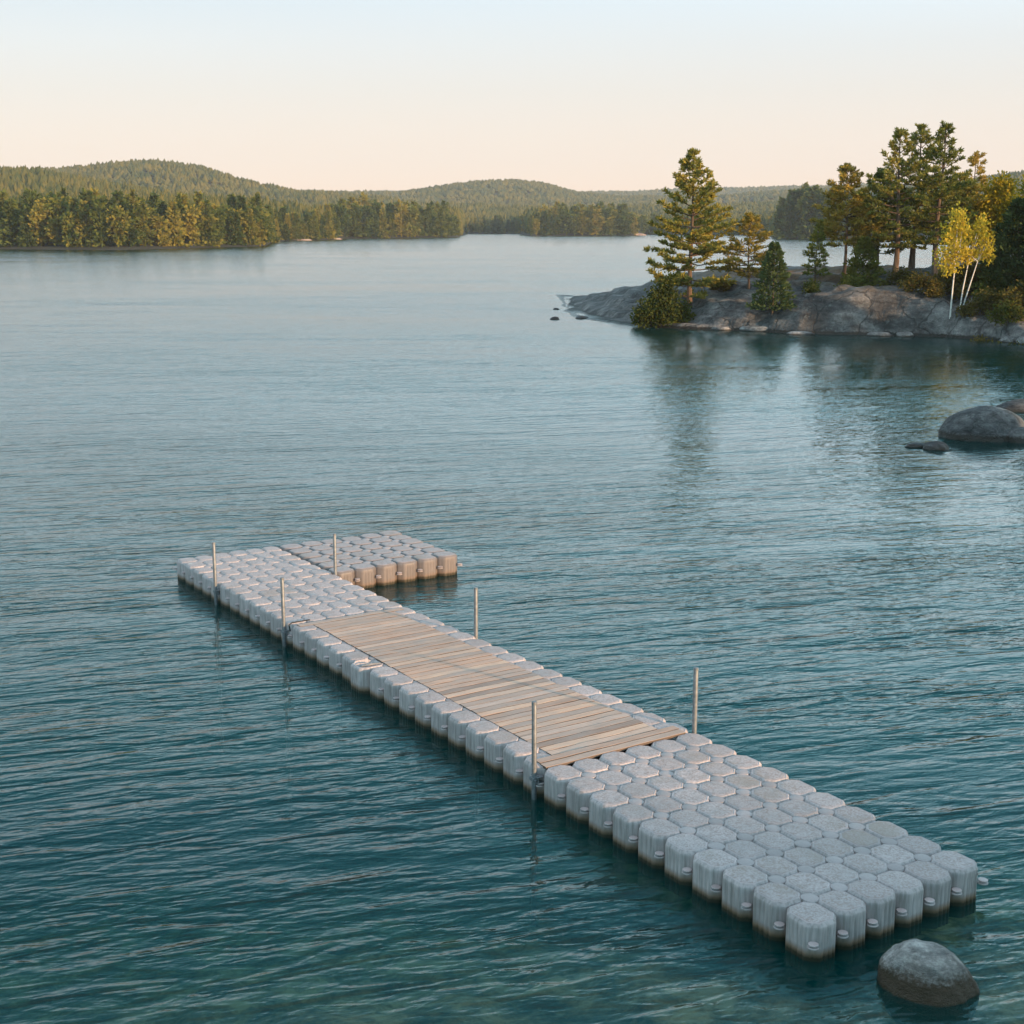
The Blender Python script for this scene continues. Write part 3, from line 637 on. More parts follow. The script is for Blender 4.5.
# shrubs on the point
shr = leafy_meshes('shrub', [(-.5, 0, .4, .6, .5), (.4, .1, .5, .7, .6), (0, 0, .8, .6, .5), (.9, 0, .3, .4, .35)], [([(0, 0, -.2), (0, 0, .4), (.1, 0, .8)], .03)], 23, .15, 900)
for i, (px, Y, s, lb, mt) in enumerate([
        (916, 98, 1.15, 'rusty green shrub left of the white birches', 'shrub_leaf'), (934, 97.5, 1.0, 'brown green shrub at the straight birch\'s foot', 'shrub_leaf'),
        (972, 99, 1.8, 'dark shrub behind the forked birch stems', 'shrub_leaf'), (990, 94.5, 1.2, 'low yellowish shrub right of the forked birch', 'shrub_leaf'),
        (1008, 93, 1.2, 'low shrub above the stones at the right edge', 'shrub_leaf'), (900, 104, 1.1, 'low shrub under the tall pine clump', 'shrub_leaf'),
        (852, 103, 1.2, 'flat bush in front of the slender golden pine', 'juniper'), (812, 104, .9, 'small bush at the thin conifer\'s foot', 'juniper'),
        (720, 109, .7, 'tiny shrub on the ridge between lone pine and young pine', 'shrub_leaf'), (728, 110, .6, 'tiny wispy shrub left of the young pine', 'shrub_leaf'),
        (1000, 90, .9, 'small rusty shrub on the bank above the upright stone', 'shrub_leaf'), (982, 91.5, .9, 'small green brown shrub between the forked birch and the upright stone', 'shrub_leaf'),
        (1018, 88.5, 1.0, 'small shrub on the bank at the right picture edge', 'shrub_leaf'), (968, 94.5, .8, 'low shrub at the forked birch\'s foot', 'shrub_leaf'), (1010, 91.5, 1.1, 'olive shrub on the bank below the big cedar', 'juniper'),
        (992, 97, 1.5, 'olive shrub behind the right edge bank', 'juniper'), (948, 100, 1.8, 'brown shrub behind the straight birch', 'shrub_leaf'), (1024, 94, 1.5, 'dark shrub at the foot of the big cedar', 'shrub_leaf')]):
    p = on_isl(px, Y)
    root = empty('shrub', p, i*1.1); root.scale = (s, s, s*.9)
    st = shr[0] if i == 0 else shr[0]
    a = bpy.data.objects.new('stem', shr[0]); b = bpy.data.objects.new('crown', shr[1].copy() if True else shr[1])
    for o_, m_ in ((a, M['bark']), (b, M[mt])):
        col.objects.link(o_); o_.parent = root
        if not o_.data.materials: o_.data.materials.append(m_)
    tag(root, lb, 'shrub', 'shrubs on the rocky point')
# unseen right-hand woods sized to shade the point; near-bank cedars added to shade boulders
far_t = cone_tree_meshes('shade_tree', 13, 3.0, 55, .6, 2600, .7, .55, .35)
for (x, y, s) in [(33, 29, .34), (35, 25, .4), (37, 30, .42), (39, 24, .45), (34, 33, .36), (41, 28, .5), (44, 22, .5)]:
    tree('cedar', far_t, (x, y, 2.6), 'unseen small cedar added on the near bank to shade the boulders', 'cedar tree', M['bark'], M['dark_conifer'], rz=x, s=s, group='unseen cedars added to shade the boulders')
for (x, y, s) in [(39, 84, .9), (43, 78, 1.0), (46, 88, 1.1), (50, 70, 1.0), (52, 80, 1.15), (41, 92, 1.0), (57, 74, 1.1), (60, 64, 1.0), (48, 97, 1.1), (55, 90, 1.2), (64, 80, 1.2), (66, 68, 1.1), (45, 104, 1.1), (54, 102, 1.2)]:
    tree('cedar', far_t, (x, y, isl(x, y)), 'dark cedar in the woods beyond the right edge of the picture', 'cedar tree', M['bark'], M['dark_conifer'], rz=x, s=s*.55, group='cedars beyond the right edge')

# ------------------------------------------------------------------ rocks
def rock_mesh(name, seed, dims, sub=4, rough=.22, flat=.0, peak=0):
    bm = bmesh.new(); bmesh.ops.create_icosphere(bm, subdivisions=sub, radius=1)
    off = Vector((seed*3.1, seed*1.7, seed*.9))
    for v in bm.verts:
        p = v.co.copy()
        n_ = mnoise.fractal(p*.9 + off, 1, 2, 3)*rough + mnoise.fractal(p*3.1 + off, 1, 2, 4)*rough*.22
        p *= 1 + n_
        if peak: p.x += peak*max(p.z, 0)
        if flat: p.z = min(p.z, 1 - flat + (p.z - 1 + flat)*.35 if p.z > 1 - flat else p.z)
        v.co = Vector((p.x*dims[0], p.y*dims[1], p.z*dims[2]))
    me = bpy.data.meshes.new(name); bm.to_mesh(me); bm.free(); return me
def rock(name, px, py, seed, dims, mat, label, cat='rock', z=0, rz=0, group=None, **kw):
    p = at(px, py) if not isinstance(px, Vector) else px
    o = link(name, rock_mesh(name, seed, dims, **kw), mat, smooth=True)
    if name == 'shore_stone': p = p - Vector((p.x, p.y, 0)).normalized()*.9
    o.location = (p.x, p.y, z); o.rotation_euler.z = rz
    return tag(o, label, cat, group)
rock('boulder', 929, 985, 23, (.47, .40, .49), M['near_granite'], 'grey topped boulder in the shallows beside the dock\'s near corner', 'boulder', z=-.07, rz=-.25, rough=.15, sub=5, peak=-.12)
rock('boulder', 983, 436, 9, (1.55, 1.5, 1.22), M['granite'], 'large rounded grey boulder in the water below the point', 'boulder', z=-.12, rz=.2, rough=.14, sub=5)
rock('boulder', 1019, 441, 12, (.55, .6, .55), M['granite'], 'split piece touching the large rounded boulder\'s right side', 'boulder', z=-.05, rough=.2)
rock('rock', 936, 449, 14, (.42, .35, .32), M['dark_rock'], 'low dark rock awash, larger end of the pair left of the large boulder', z=-.02)
rock('rock', 917, 447, 15, (.40, .22, .16), M['dark_rock'], 'smallest dark rock awash at the far left of the large boulder', z=0)
rock('boulder', 1028, 410, 16, (1.35, .9, .46), M['dark_rock'], 'flat dark rock behind the large boulder at the right edge', 'boulder', z=-.05)
rock('rock', 555, 319.5, 17, (.42, .3, .22), M['dark_rock'], 'small dark rock off the tip of the point, nearer the dock', z=0)
rock('rock', 556, 309.5, 18, (.30, .25, .15), M['dark_rock'], 'tiny dark rock off the tip, the one farther out', z=0)
rock('rock', 582, 318.5, 19, (.6, .4, .22), M['dark_rock'], 'low dark rock touching the tip of the point', z=0)
stones = [(763, 330, 1.7, .9, .55, 'long pale slab at the waterline under the small dense spruce'), (690, 327, 1.1, .8, .45, 'pale slab at the waterline under the juniper'),
          (655, 325, 1.0, .7, .35, 'grey slab at the waterline left of the juniper slab'), (722, 329, .8, .6, .35, 'small grey slab between the juniper and the spruce'),
          (925, 334.5, .75, .5, .32, 'pale flat stone under the left end of the birch shrubs'), (942, 332, .45, .5, .45, 'upright grey stone beside the pale flat stone'),
          (958, 335, .9, .6, .4, 'broad grey stone at the birches\' feet'), (975, 336.5, .55, .5, .3, 'small pale stone right of the birches'),
          (990, 337.5, .5, .5, .4, 'grey stone left of the upright right edge stone'), (1000, 336.5, .55, .5, .62, 'upright stone near the right edge of the shore'),
          (1012, 341, .8, .6, .35, 'pale flat stone nearest the right edge'), (905, 335.5, .6, .45, .25, 'low stone at the bluff\'s right foot'),
          (880, 335, .8, .5, .22, 'thin pale stone at the bluff\'s foot'), (800, 333.5, .9, .5, .3, 'grey stone at the bluff\'s left foot'), (1030, 343, .8, .7, .4, 'pale stone cut by the right picture edge')]
for i, (px, py, a, b, c, lb) in enumerate(stones):
    rock('shore_stone', px, py, 30 + i, (a*1.1, b*1.1, c*(1.0 if px < 850 else 1.6)), M['pale_stone'], lb, 'stone', rz=.3*(i % 3 - 1), group='stones along the shore of the point', sub=3, flat=.35)
# far ledges
for i, (px, py, a, c) in enumerate([(120, 248.3, 7, 1.4), (150, 248, 5, 1.1), (182, 247.3, 6, 1.2), (207, 247, 3.2, .8), (252, 245.8, 4, .9), (300, 240.6, 6, .9), (332, 239.4, 5, .9)]):
    rock('shore_ledge', px, py, 60 + i, (a, 2.5, c), M['pink_rock'], 'pinkish rock ledge at the foot of the left lakeshore forest', 'rock ledge', z=.1, group='ledges along the left lakeshore', sub=3, flat=.3)
for i, (px, py, a, c) in enumerate([(636, 235.4, 7, 1.6), (697, 233.5, 5, 2.2), (606, 235.6, 4, 1.0)]):
    rock('shore_ledge', px, py, 70 + i, (a, 4, c), M['pink_rock'], ['pink rock at the right end of the wooded island', 'tiny reddish islet rock right of the lone pine', 'small pink rock under the wooded island trees'][i], 'rock ledge', z=.2, sub=3)

# ------------------------------------------------------------------ far forest: the shoreline trees one by one
def far_tree_mesh(name, seed, kind):
    rng = np.random.default_rng(seed); mb = MB()
    h = 16.0
    if kind == 'conifer':
        n = 620; t = rng.random(n)**1.15; a = rng.random(n)*2*pi
        lay = 1 + .35*np.sin(t*26 + seed) + .25*np.sin(3*a + seed + t*9)
        r = 3.3*(1 - t)**.8*lay*np.sqrt(rng.uniform(.3, 1, n)) + .15
        C = np.stack([r*np.cos(a), r*np.sin(a), .3 + (h - .5)*t], 1)
        D = np.stack([np.cos(a), np.sin(a), .1 + rng.normal(size=n)*.4], 1) + rng.normal(size=(n, 3))*.4
        leaf_quads(mb, C, D, rng.uniform(1.0, 1.9, n), .75, rng)
    elif kind == 'pine':
        n = 0
        for k in range(26):
            t = k/26; z = 1.5 + 14.2*t; a = rng.random()*2*pi; L = np.interp(t, [0, .4, .8, 1], [2.6, 3.4, 2.0, .6])*rng.uniform(.6, 1.1)
            c = np.array([cos(a)*L*.65, sin(a)*L*.65, z]); m_ = 26
            p = rng.normal(size=(m_, 3))*np.array([L*.32, L*.32, .35])
            leaf_quads(mb, c + p, p + np.array([cos(a), sin(a), .4]), rng.uniform(.8, 1.5, m_), .6, rng)
    else:
        for k in range(9):
            a = rng.random()*2*pi; q = rng.random(); c = np.array([cos(a)*2.2*q, sin(a)*2.2*q, rng.uniform(2.2, 12)]); R_ = rng.uniform(1.6, 2.6)
            p = rnd_unit(rng, 70)*(rng.random(70)**.4)[:, None]*R_
            leaf_quads(mb, c + p, p + rnd_unit(rng, 70), rng.uniform(.8, 1.4, 70), .8, rng)
    mb.tube([(0, 0, -1), (0, 0, h*.55), (0, 0, h*.93)], [.28, .2, .05], 5)
    return mb.mesh(name)
FT = [far_tree_mesh('shore_tree', 201 + i, k) for i, k in enumerate(['conifer', 'pine', 'broadleaf', 'conifer', 'pine', 'conifer', 'broadleaf'])]
for m_ in FT: m_.materials.append(M['far_leaf'])
rs = random.Random(5)
FRONT = [  # first px, last px, count, height, rows, label
    (-8, 277, 78, 15.5, 4, 'green and gold tree of the forest edge on the near left lakeshore', 'trees along the near left lakeshore'),
    (264, 341, 26, 13.5, 3, 'golden tree on the far end of the left lakeshore', 'trees at the far end of the left lakeshore'),
    (330, 460, 56, 19, 4, 'tree of the second wooded point, behind the left lakeshore', 'trees on the second wooded point'),
    (464, 528, 16, 15, 2, 'dark tree on the shaded far shore between the wooded points', 'trees on the shaded far shore'),
    (529, 636, 58, 20, 4, 'tree on the wooded island in the middle of the far shore', 'trees on the wooded island'),
    (640, 768, 34, 15, 2, 'distant tree on the far shore behind the lone pine', 'trees on the far shore behind the pines'),
    (774, 850, 28, 27, 3, 'tall dark tree on the far shore left of the pine clump', 'tall trees on the far shore')]
for (a, b, n_, hh, rows, lb, grp) in FRONT:
    for i in range(n_):
        row = i % rows; px = a + (b - a)*(i + rs.uniform(-.45, .45))/n_
        px = min(max(px, a + 1), b - 1)
        sdn = float(shore_dist(px)); Yt = sdn + 4 + row*sdn*.016 + rs.uniform(0, 4)
        x = (px - 512)/F*Yt; z = float(hill_height(np.array(x), np.array(Yt))[0])
        if z < -.3: z = .1
        s = hh/16*rs.uniform(.72, 1.15)*(.8 if row == 0 and rs.random() < .4 else 1)
        edge = min((px - a)/14, (b - px)/14, 1); 
        if b in (341, 460, 636): s *= .62 + .38*max(0, min(1, (b - px)/16))
        if a in (529, 774): s *= .7 + .3*max(0, min(1, (px - a)/14))
        o = bpy.data.objects.new('shore_tree', FT[rs.randrange(len(FT))]); col.objects.link(o)
        o.location = (x, Yt, z - .3); o.rotation_euler.z = rs.uniform(0, 6.28); o.scale = (s*rs.uniform(.85, 1.2),)*2 + (s,)
        tag(o, lb, 'tree', grp)

n_ = 0
while n_ < 14:
    px = rs.uniform(270, 292); Yt = rs.uniform(440, 640); x = (px - 512)/F*Yt; z = float(hill_height(np.array(x), np.array(Yt))[0])
    if z < .15: continue
    n_ += 1; s = rs.uniform(.4, .8)
    o = bpy.data.objects.new('shore_tree', FT[rs.randrange(len(FT))]); col.objects.link(o)
    o.location = (x, Yt, z - .3); o.rotation_euler.z = rs.uniform(0, 6.28); o.scale = (s*1.1, s*1.1, s)
    tag(o, 'small tree on the low spit between the near and far left lakeshore', 'tree', 'trees on the low spit')

# the rest of the forest, one mass over hills and behind the shore trees
def forest_mass():
    rng = np.random.default_rng(77)
    pts = []
    for (r0, r1, cell) in ((420, 900, 5), (900, 1500, 6), (1500, 2300, 7.5), (2300, 3200, 10), (3200, 4300, 14)):
        pa, pb = (-60, 1090)
        n = int((r1*r1 - r0*r0)/2*(pb - pa)/F/(cell*cell))
        r = np.sqrt(rng.uniform(r0*r0, r1*r1, n)); px = rng.uniform(pa, pb, n)
        x = (px - 512)/F*r; z, inl = hill_height(x, r)
        ok = inl > np.where(r < 1300, 10 + r*.022, 30)
        pts.append(np.stack([x, r, z, np.full(n, cell)], 1)[ok])
    P = np.vstack(pts)
    # drop what the slope in front hides
    px = 512 + F*P[:, 0]/P[:, 1]; row = (P[:, 2] + 14 - H)/P[:, 1]
    order = np.argsort(P[:, 1]); hor = np.full(1400, -1.0); keep = np.zeros(len(P), bool)
    # coarse horizon built from the bare terrain
    rr = np.arange(400, 4300, 20.); cc = np.arange(-80, 1120, 4.)
    RR, CC = np.meshgrid(rr, cc); ZZ, _ = hill_height((CC - 512)/F*RR, RR)
    el = np.maximum.accumulate((ZZ - H)/RR, axis=1)
    ci = np.clip(((px + 80)/4).astype(int), 0, len(cc)-1); ri = np.clip(((P[:, 1] - 400)/20).astype(int) - 1, 0, len(rr)-1)
    keep = row > el[ci, ri]
    P = P[keep]; n = len(P)
    # one crown: two stacked uneven rings and a tip
    K = 6; a = np.arange(K)*2*pi/K
    prof = np.array([(.75, .10), (1.0, .36), (.62, .70)])
    rot = rng.random(n)*2*pi; cr_ = P[:, 3]*rng.uniform(.42, .66, n); hh = rng.uniform(7, 12.5, n)*np.clip(P[:, 3]/11, .9, 1.25)
    ang = rot[:, None, None] + a[None, None, :] + np.array([0, .5, 0])[None, :, None]
    rad_ = cr_[:, None, None]*prof[None, :, 0, None]*rng.uniform(.6, 1.25, (n, 3, K))
    zz = P[:, 2, None, None] + hh[:, None, None]*(prof[None, :, 1, None] + rng.uniform(-.09, .09, (n, 3, K))) - 1
    V = np.stack([P[:, 0, None, None] + rad_*np.cos(ang), P[:, 1, None, None] + rad_*np.sin(ang), zz], -1).reshape(n, 3*K, 3)
    tip = np.stack([P[:, 0], P[:, 1], P[:, 2] + hh*rng.uniform(.85, 1.05, n)], 1)[:, None]
    V = np.concatenate([V, tip], 1); B = (np.arange(n)*(3*K + 1))[:, None]
    q = []; t_ = []
    for r_ in range(2):
        for j in range(K):
            q.append(np.hstack([B + r_*K + j, B + r_*K + (j+1) % K, B + (r_+1)*K + (j+1) % K, B + (r_+1)*K + j]))
    for j in range(K): t_.append(np.hstack([B + 2*K + j, B + 2*K + (j+1) % K, B + 3*K]))
    return mesh_np('forest', V.reshape(-1, 3), [np.vstack(q), np.vstack(t_)]), n
fm, nf_ = forest_mass(); print('forest crowns', nf_)
tag(link('forest', fm, M['hill_leaf']), kind='stuff')

# ------------------------------------------------------------------ the floating dock
YAW, OX, OY, CU, CV, ZT = .5721, 3.0673, 13.0147, .5*.879, .5, .43
DECK0, DECK1, NU, NV = 10, 26, 6, 38
dock = tag(empty('floating_dock', (OX, OY, 0), YAW), 'long grey floating dock of plastic cubes with a plank deck, bent at its far end', 'dock')
def cube_mesh(name, seed, dented=False):
    rng = np.random.default_rng(seed)
    hu, hv, c = CU/2 - .002, CV/2 - .002, .108
    pts = []; grv = []
    def side(p0, p1, groove):
        p0 = np.array(p0); p1 = np.array(p1)
        ts = [0, .22, .25, .29, .32, .52, .55, .59, .62, .80, .83, .87, .90] if groove else [0, .33, .66]
        for i, t_ in enumerate(ts):
            pts.append(p0 + (p1 - p0)*t_); grv.append(1.0 if (groove and i in (2, 3, 6, 7, 10, 11)) else 0)
    V8 = [(hu - c, -hv), (hu, -hv + c), (hu, hv - c), (hu - c, hv), (-hu + c, hv), (-hu, hv - c), (-hu, -hv + c), (-hu + c, -hv)]
    for i in range(8): side(V8[i], V8[(i+1) % 8], i % 2 == 1)
    pts = np.array(pts); grv = np.array(grv); nrm = pts/np.linalg.norm(pts, axis=1, keepdims=True)
    # corner facets swell outwards towards the top
    isc = np.zeros(len(pts)); 
    rings = [(-.14, .0, 1), (.02, .0, 1), (.30, .0, 1), (.345, .0, .35), (.384, .0008, 0), (.392, .004, 0), (.417, .022, 0), (.4225, .0265, 0), (.4262, .033, 0), (.4266, .036, 0), (.4220, .0405, 0), (.4220, .0445, 0), (.4278, .050, 0), (.4284, .054, 0), (.4290, .10, 0), (.4293, .17, 0)]
    V = []; n = len(pts)
    for z, ins, g in rings:
        sc_ = np.stack([1 - ins/hu*np.ones(n), 1 - ins/hv*np.ones(n)], 1)
        p = pts*sc_ - nrm*(grv*g*.008)[:, None]
        zz = np.full(n, z) + rng.normal(size=n)*.0006
        if dented and z > .36:
            d = np.exp(-(((p[:, 0] - .0)/.15)**4 + ((p[:, 1] - .02)/.15)**4)); zz = zz - (.20 + .05*p[:, 0]/.2)*d; 
        V.append(np.column_stack([p, zz]))
    zc = .4294 if not dented else .23
    V = np.vstack(V + [np.array([[0, 0, zc]])])
    i = np.arange(len(rings)*n).reshape(-1, n); j = np.roll(i, -1, 1)
    q = np.stack([i[:-1], j[:-1], j[1:], i[1:]], -1).reshape(-1, 4)
    t_ = [(i[-1, m], j[-1, m], len(V)-1) for m in range(n)]
    me = mesh_np(name, V, [q, t_]); me.polygons.foreach_set('use_smooth', [True]*len(me.polygons)); 
    at_ = me.attributes.new('tread', 'FLOAT', 'POINT'); tv = np.zeros(len(V), np.float32); tv[n*(len(rings) - 4):] = 1; at_.data.foreach_set('value', tv)
    me.materials.append(M['plastic']); return me
cube_vars = [cube_mesh('float_cube', s) for s in range(4)]
def pin_mesh():
    mb = MB(); k = 16; a = np.arange(k)*2*pi/k
    V = []
    for z, r in ((.33, .104), (.405, .104), (.416, .100), (.4205, .090), (.4185, .084), (.4215, .076), (.4225, .03)):
        sq = 1/(np.abs(np.cos(a))**2.6 + np.abs(np.sin(a))**2.6)**(1/2.6)
        V.append(np.stack([r*sq*np.cos(a + .0)*.92, r*sq*np.sin(a)*.98, np.full(k, z)], 1))
    n = len(V); i = np.arange(n*k).reshape(n, k); j = np.roll(i, -1, 1)
    mb.add(np.vstack(V + [np.array([[0, 0, .4225]])]), np.stack([i[:-1], j[:-1], j[1:], i[1:]], -1).reshape(-1, 4), [(i[-1, m], j[-1, m], n*k) for m in range(k)])
    me = mb.mesh('pin_cap'); me.polygons.foreach_set('use_smooth', [True]*len(me.polygons)); me.materials.append(M['plastic_pin']); return me
pin_me = pin_mesh()
def lug_mesh():
    mb = MB()
    for z, r, h_ in ((.190, .062, .016), (.222, .056, .016)):
        k = 16; a = np.arange(k)*2*pi/k
        V = [np.stack([rr*np.cos(a), rr*np.sin(a), np.full(k, z + dz)], 1) for rr, dz in ((r-.006, 0), (r, .004), (r, h_-.004), (r-.006, h_))]
        V = np.vstack(V + [np.array([[0, 0, z], [0, 0, z + h_]])]); i = np.arange(4*k).reshape(4, k); j = np.roll(i, -1, 1)
        mb.add(V, np.stack([i[:-1], j[:-1], j[1:], i[1:]], -1).reshape(-1, 4), [(j[0, m], i[0, m], 4*k) for m in range(k)] + [(i[-1, m], j[-1, m], 4*k+1) for m in range(k)])
    me = mb.mesh('connector_lug'); me.materials.append(M['plastic_pale']); return me
lug_me = lug_mesh()
def kw(v): return 1 - .125*float(sstep(8, 31, v))            # the arm grows narrower towards its far end
def ux(u, v):
    e = NU*CU*kw(40)
    return u*CU*kw(v) if u <= NU else e + GAP + (u - NU)*(12*CU - e)/6
cells = [(u, v) for v in range(NV) for u in range(NU) if not (DECK0 <= v < DECK1 and 1 <= u < NU - 1)]
cells = [c for c in cells if c != (0, 20)]
GAP = .035                                                 # open joint between the long arm and the bent end
ext = [(u, v) for u in range(6, 12) for v in range(32, 38)]
def cell_xy(u, v):
    return (ux(u, v + .5) + ux(u + 1, v + .5))/2 + (GAP/2 if u == 6 else 0), (v + .5)*CV
rng = np.random.default_rng(3)
def cell_k(u, v): return kw(v + .5) if u < 6 else (12*CU - NU*CU*kw(40))/6/CU
def place(me, name, x, y, rz=0, z=0, k=1.0):
    o = bpy.data.objects.new(name, me); col.objects.link(o); o.parent = dock; o.scale.x = k
    o.location = (x, y, z); o.rotation_euler = (rng.normal()*.006, rng.normal()*.006, rz); return o
def merged(name, items, mat):
    mb = MB(); att = []
    cache = {}
    for me, x, y, rz, z, k_ in items:
        if me.name not in cache:
            V = np.empty(len(me.vertices)*3); me.vertices.foreach_get('co', V)
            cache[me.name] = (V.reshape(-1, 3), np.array([p.vertices[:] for p in me.polygons if len(p.vertices) == 4]), np.array([p.vertices[:] for p in me.polygons if len(p.vertices) == 3]))
        V, q, t_ = cache[me.name]; V = V*np.array([k_, 1, 1]); c_, s_ = cos(rz), sin(rz)
        tl = rng.normal(size=2)*.006
        att.append(np.full(len(V), 1.0 if name == 'float_cube' else 0, np.float32))
        mb.add(np.column_stack([V[:, 0]*c_ - V[:, 1]*s_ + x, V[:, 0]*s_ + V[:, 1]*c_ + y, V[:, 2] + z + V[:, 0]*tl[0] + V[:, 1]*tl[1]]), q, t_)
    me = mb.mesh(name); a_ = me.attributes.new('tread', 'FLOAT', 'POINT'); a_.data.foreach_set('value', np.concatenate(att))
    o = link(name, me, mat, dock, smooth=True); o['kind'] = 'stuff'; return o
cells.sort(key=lambda c: c[1]*1.0 + .1*c[0]); allc = cells + ext
items = []
for n_, (u, v) in enumerate(allc):
    x, y = cell_xy(u, v); me = cube_vars[rng.integers(4)]; rz = pi*rng.integers(2); z = rng.normal()*.004
    if n_ < 99: place(me, 'float_cube', x, y, rz, z, cell_k(u, v))
    else: items.append((me, x, y, rz, z, cell_k(u, v)))
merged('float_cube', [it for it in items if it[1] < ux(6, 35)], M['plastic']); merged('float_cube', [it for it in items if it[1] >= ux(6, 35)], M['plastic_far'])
x, y = cell_xy(0, 20)
dc = place(cube_mesh('float_cube', 9, True), 'float_cube', x - .05, y, 0, -.005); dc.scale = (1.1, 1.06, 1.04); dc['label'] = 'crushed cube with a caved in brown stained top'
mb = MB(); fl = [(-.10, -.02, .40), (-.02, -.06, .425), (.08, -.10, .43), (.16, -.09, .415), (.15, -.17, .425), (.04, -.19, .44), (-.08, -.17, .43), (-.15, -.10, .41)]
mb.add([(a_, b_, c_ + dz) for dz in (0, .008) for a_, b_, c_ in fl] + [(0, -.11, .425), (0, -.11, .446)], [(k, k + 8, (k+1) % 8 + 8, (k+1) % 8) for k in range(8)], [((k+1) % 8, k, 16) for k in range(8)] + [(k + 8, (k+1) % 8 + 8, 17) for k in range(8)])
tf = link('torn_flap', mb.mesh('torn_flap'), M['plank'], dc); tf['label'] = 'brown torn flap of the crushed cube top'
pins = [(u, v) for v in range(1, NV) for u in range(1, NU) if not (DECK0 <= v <= DECK1 and 1 < u < NU - 1) and not (v in (DECK0, DECK1))]
pins += [(u, v) for u in range(7, 12) for v in range(33, 38)]
items = []
for n_, (u, v) in enumerate(pins):
    x, y = ux(u, v), v*CV
    if n_ < 99: place(pin_me, 'pin_cap', x, y)
    else: items.append((pin_me, x, y, 0, 0, 1.0))
merged('pin_cap', items, M['plastic_pin'])
lugs = [(.012, v*CV) for v in range(0, NV + 1) if v not in (20, 21)] + [(u*CU, .01) for u in range(1, NU + 1)] + [(ux(NU, v) - .01, v*CV) for v in range(1, 32)] + [(ux(u, 33), 32*CV) for u in range(7, 13)]
for x, y in lugs[:99]: place(lug_me, 'connector_lug', x, y)
# plank deck let into the middle: boards lie across the dock, full width at both ends
mb = MB(); pitch = .1625; nb = int(round((DECK1 - DECK0)*CV/pitch)); rb = np.random.default_rng(8)
for k in range(nb):
    y0 = DECK0*CV + k*pitch + pitch/2 - .03
    full = k < 2 or k >= nb - 1
    kk = kw(y0/CV); x0, x1 = (.10, NU*CU*kk - .16) if full else (CU*kk - .03, (NU - 1)*CU*kk + .03)
    x0 += rb.normal()*.005; x1 += rb.normal()*.008
    zz = .434 + rb.normal()*.0008 + (.006 if full else 0)
    n_ = 7; xs_ = np.linspace(x0, x1, n_); wv = rb.normal(size=n_)*.0025
    hw = pitch/2 - .0095 + rb.normal()*.002; th = .035
    a_ = rb.normal()*.0015
    V = []
    for xx, w_ in zip(xs_, wv):
        dy = (xx - x0)*a_
        V += [(xx, y0 + dy - hw, zz - th + w_), (xx, y0 + dy - hw, zz - .003 + w_), (xx, y0 + dy - hw + .003, zz + w_), (xx, y0 + dy + hw - .003, zz + w_), (xx, y0 + dy + hw, zz - .003 + w_), (xx, y0 + dy + hw, zz - th + w_)]
    q = [(s*6 + m, s*6 + (m+1) % 6, (s+1)*6 + (m+1) % 6, (s+1)*6 + m) for s in range(n_ - 1) for m in range(6)]
    e = (n_ - 1)*6
    q += [(0, 3, 2, 1), (0, 5, 4, 3), (e, e+1, e+2, e+3), (e, e+3, e+4, e+5)]
    mb.add(V, q)
link('plank_deck', mb.mesh('plank_deck'), M['plank'], dock)
mb = MB(); mb.box(((NU*CU)/2 - .12, (DECK0 + DECK1)/2*CV, .15), ((NU - 2)*CU - .38, (DECK1 - DECK0)*CV - .1, .3)); link('deck_support', mb.mesh('deck_support'), M['black'], dock)
mb = MB(); mb.tube([(.02, DECK1*CV + .03, .30), (.0, DECK1*CV + .03, .42), (.06, DECK1*CV + .03, .452), (.4, DECK1*CV + .02, .455)], .012, 6); link('strap', mb.mesh('strap'), M['black'], dock, smooth=True)
mb = MB(); mb.box((ux(6, 35) + GAP/2, 35*CV, .25), (GAP + .04, 6*CV - .05, .2)); link('dark_gap_fill', mb.mesh('dark_gap_fill'), M['black'], dock)  # black fill standing in for the shade of the open joint

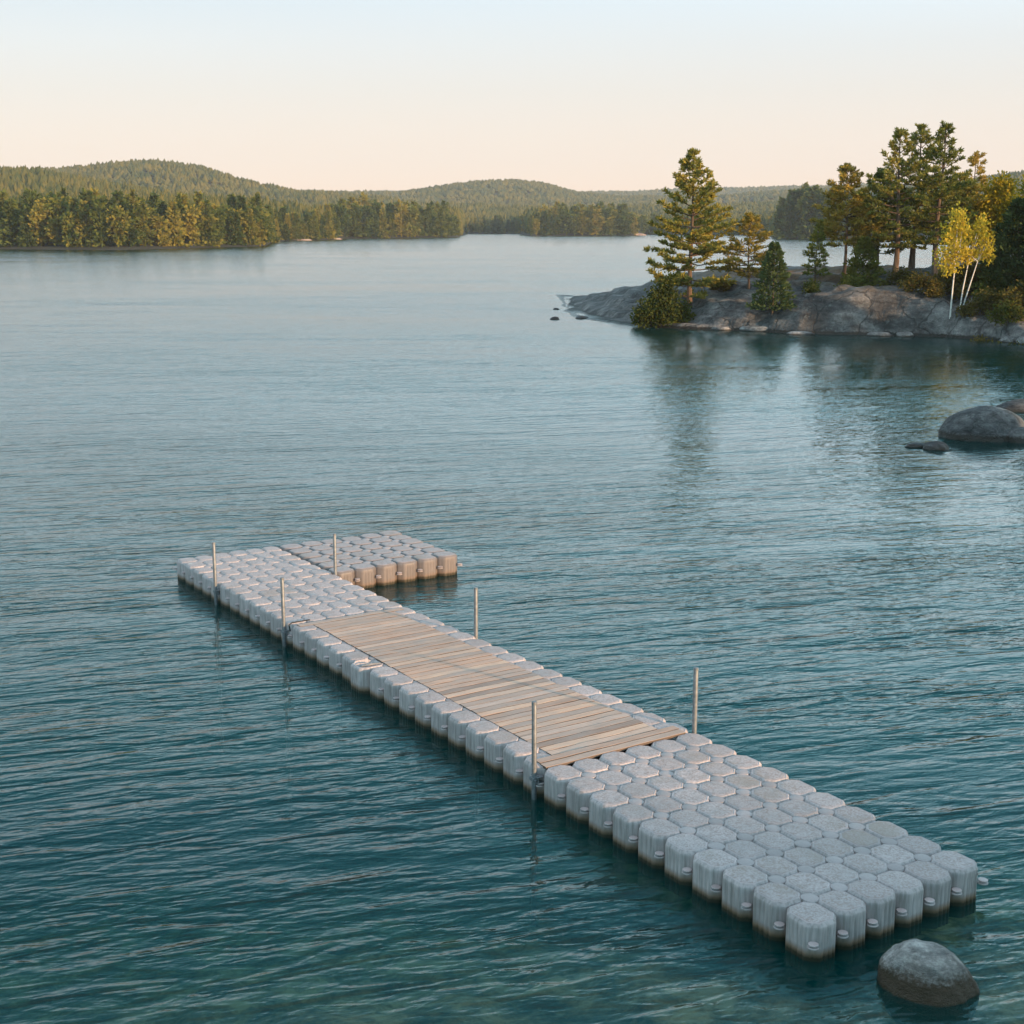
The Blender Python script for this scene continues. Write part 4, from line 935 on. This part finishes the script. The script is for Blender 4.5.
# mooring poles driven into the lake bed, held to the dock by brackets
def pole_meshes():
    mb = MB(); mb.tube([(0, 0, -3.2), (0, 0, .3), (0, 0, 1.24), (0, 0, 1.262), (0, 0, 1.27)], [.034, .034, .034, .028, .014], 12)
    po = mb.mesh('post'); b = MB()
    b.box((0, 0, .27), (.09, .09, .05)); b.box((.06, 0, .30), (.12, .16, .014)); b.box((.06, 0, .22), (.12, .16, .014)); b.tube([(-.02, -.075, .26), (-.02, .075, .26)], .012, 6)
    bo = MB()
    for y_ in (-.055, .055): bo.tube([(.03, y_, .20), (.03, y_, .318)], .011, 6)
    ca = MB(); ca.tube([(0, 0, 1.235), (0, 0, 1.272), (0, 0, 1.28)], [.037, .036, .018], 12)
    for m_ in (bo, ca): pass
    return po, bevel(b.mesh('bracket'), .004, 1), bo.mesh('bracket_bolts'), ca.mesh('cap')
po, br, bo, ca = pole_meshes(); ca.materials.append(M['steel']); bo.materials.append(M['steel']); po.polygons.foreach_set('use_smooth', [True]*len(po.polygons)); po.materials.append(M['steel']); br.materials.append(M['steel'])
c_, s_ = cos(YAW), sin(YAW)
def dock_pt(x, y): return (OX + x*c_ - y*s_, OY + x*s_ + y*c_, 0)
W_ = NU*CU
for i, (x, y, side, hs, lb) in enumerate([
        (-.05, 33.0*CV, 0, 1.0, 'steel mooring pole on the long edge nearest the dock\'s far left corner'), (-.05, 26.3*CV, 0, 1.0, 'steel mooring pole on the left edge where the plank deck ends'),
        (ux(6, 31) + .0, 31.85*CV, 1, 1.0, 'steel mooring pole in the inner corner of the dock\'s bend'), (ux(6, 21) + .04, 21.35*CV, 1, 1.0, 'steel mooring pole beside the middle of the plank deck'),
        (-.05, 10.1*CV, 0, 1.06, 'steel mooring pole with its bracket in view, left edge at the planks\' near end'), (W_ + .0, 10.0*CV, 1, 1.06, 'steel mooring pole on the right edge by the near end of the planks')]):
    r = empty('mooring_pole', dock_pt(x, y), YAW + (pi if side else 0)); r.scale.z = hs
    for nm, me in (('post', po), ('bracket', br)):
        o = bpy.data.objects.new(nm, me); col.objects.link(o); o.parent = r
        q_ = bpy.data.objects.new('cap' if nm == 'post' else 'bolts', ca if nm == 'post' else bo); col.objects.link(q_); q_.parent = o
    tag(r, lb, 'pole', 'mooring poles of the dock')

# ------------------------------------------------------------------ air: thin evening haze
mb = MB(); mb.box((100, 2150, 98), (5200, 4500, 222)); hz = link('haze', mb.mesh('haze')); tag(hz, kind='stuff')
t = NT('evening_haze'); t.t.nodes.remove(t.b); pv = t.n('VolumePrincipled'); pv.inputs['Density'].default_value = .00010; pv.inputs['Color'].default_value = (.80, .86, .95, 1)
t.l(pv.outputs[0], t.out.inputs['Volume']); hz.data.materials.append(t.m)
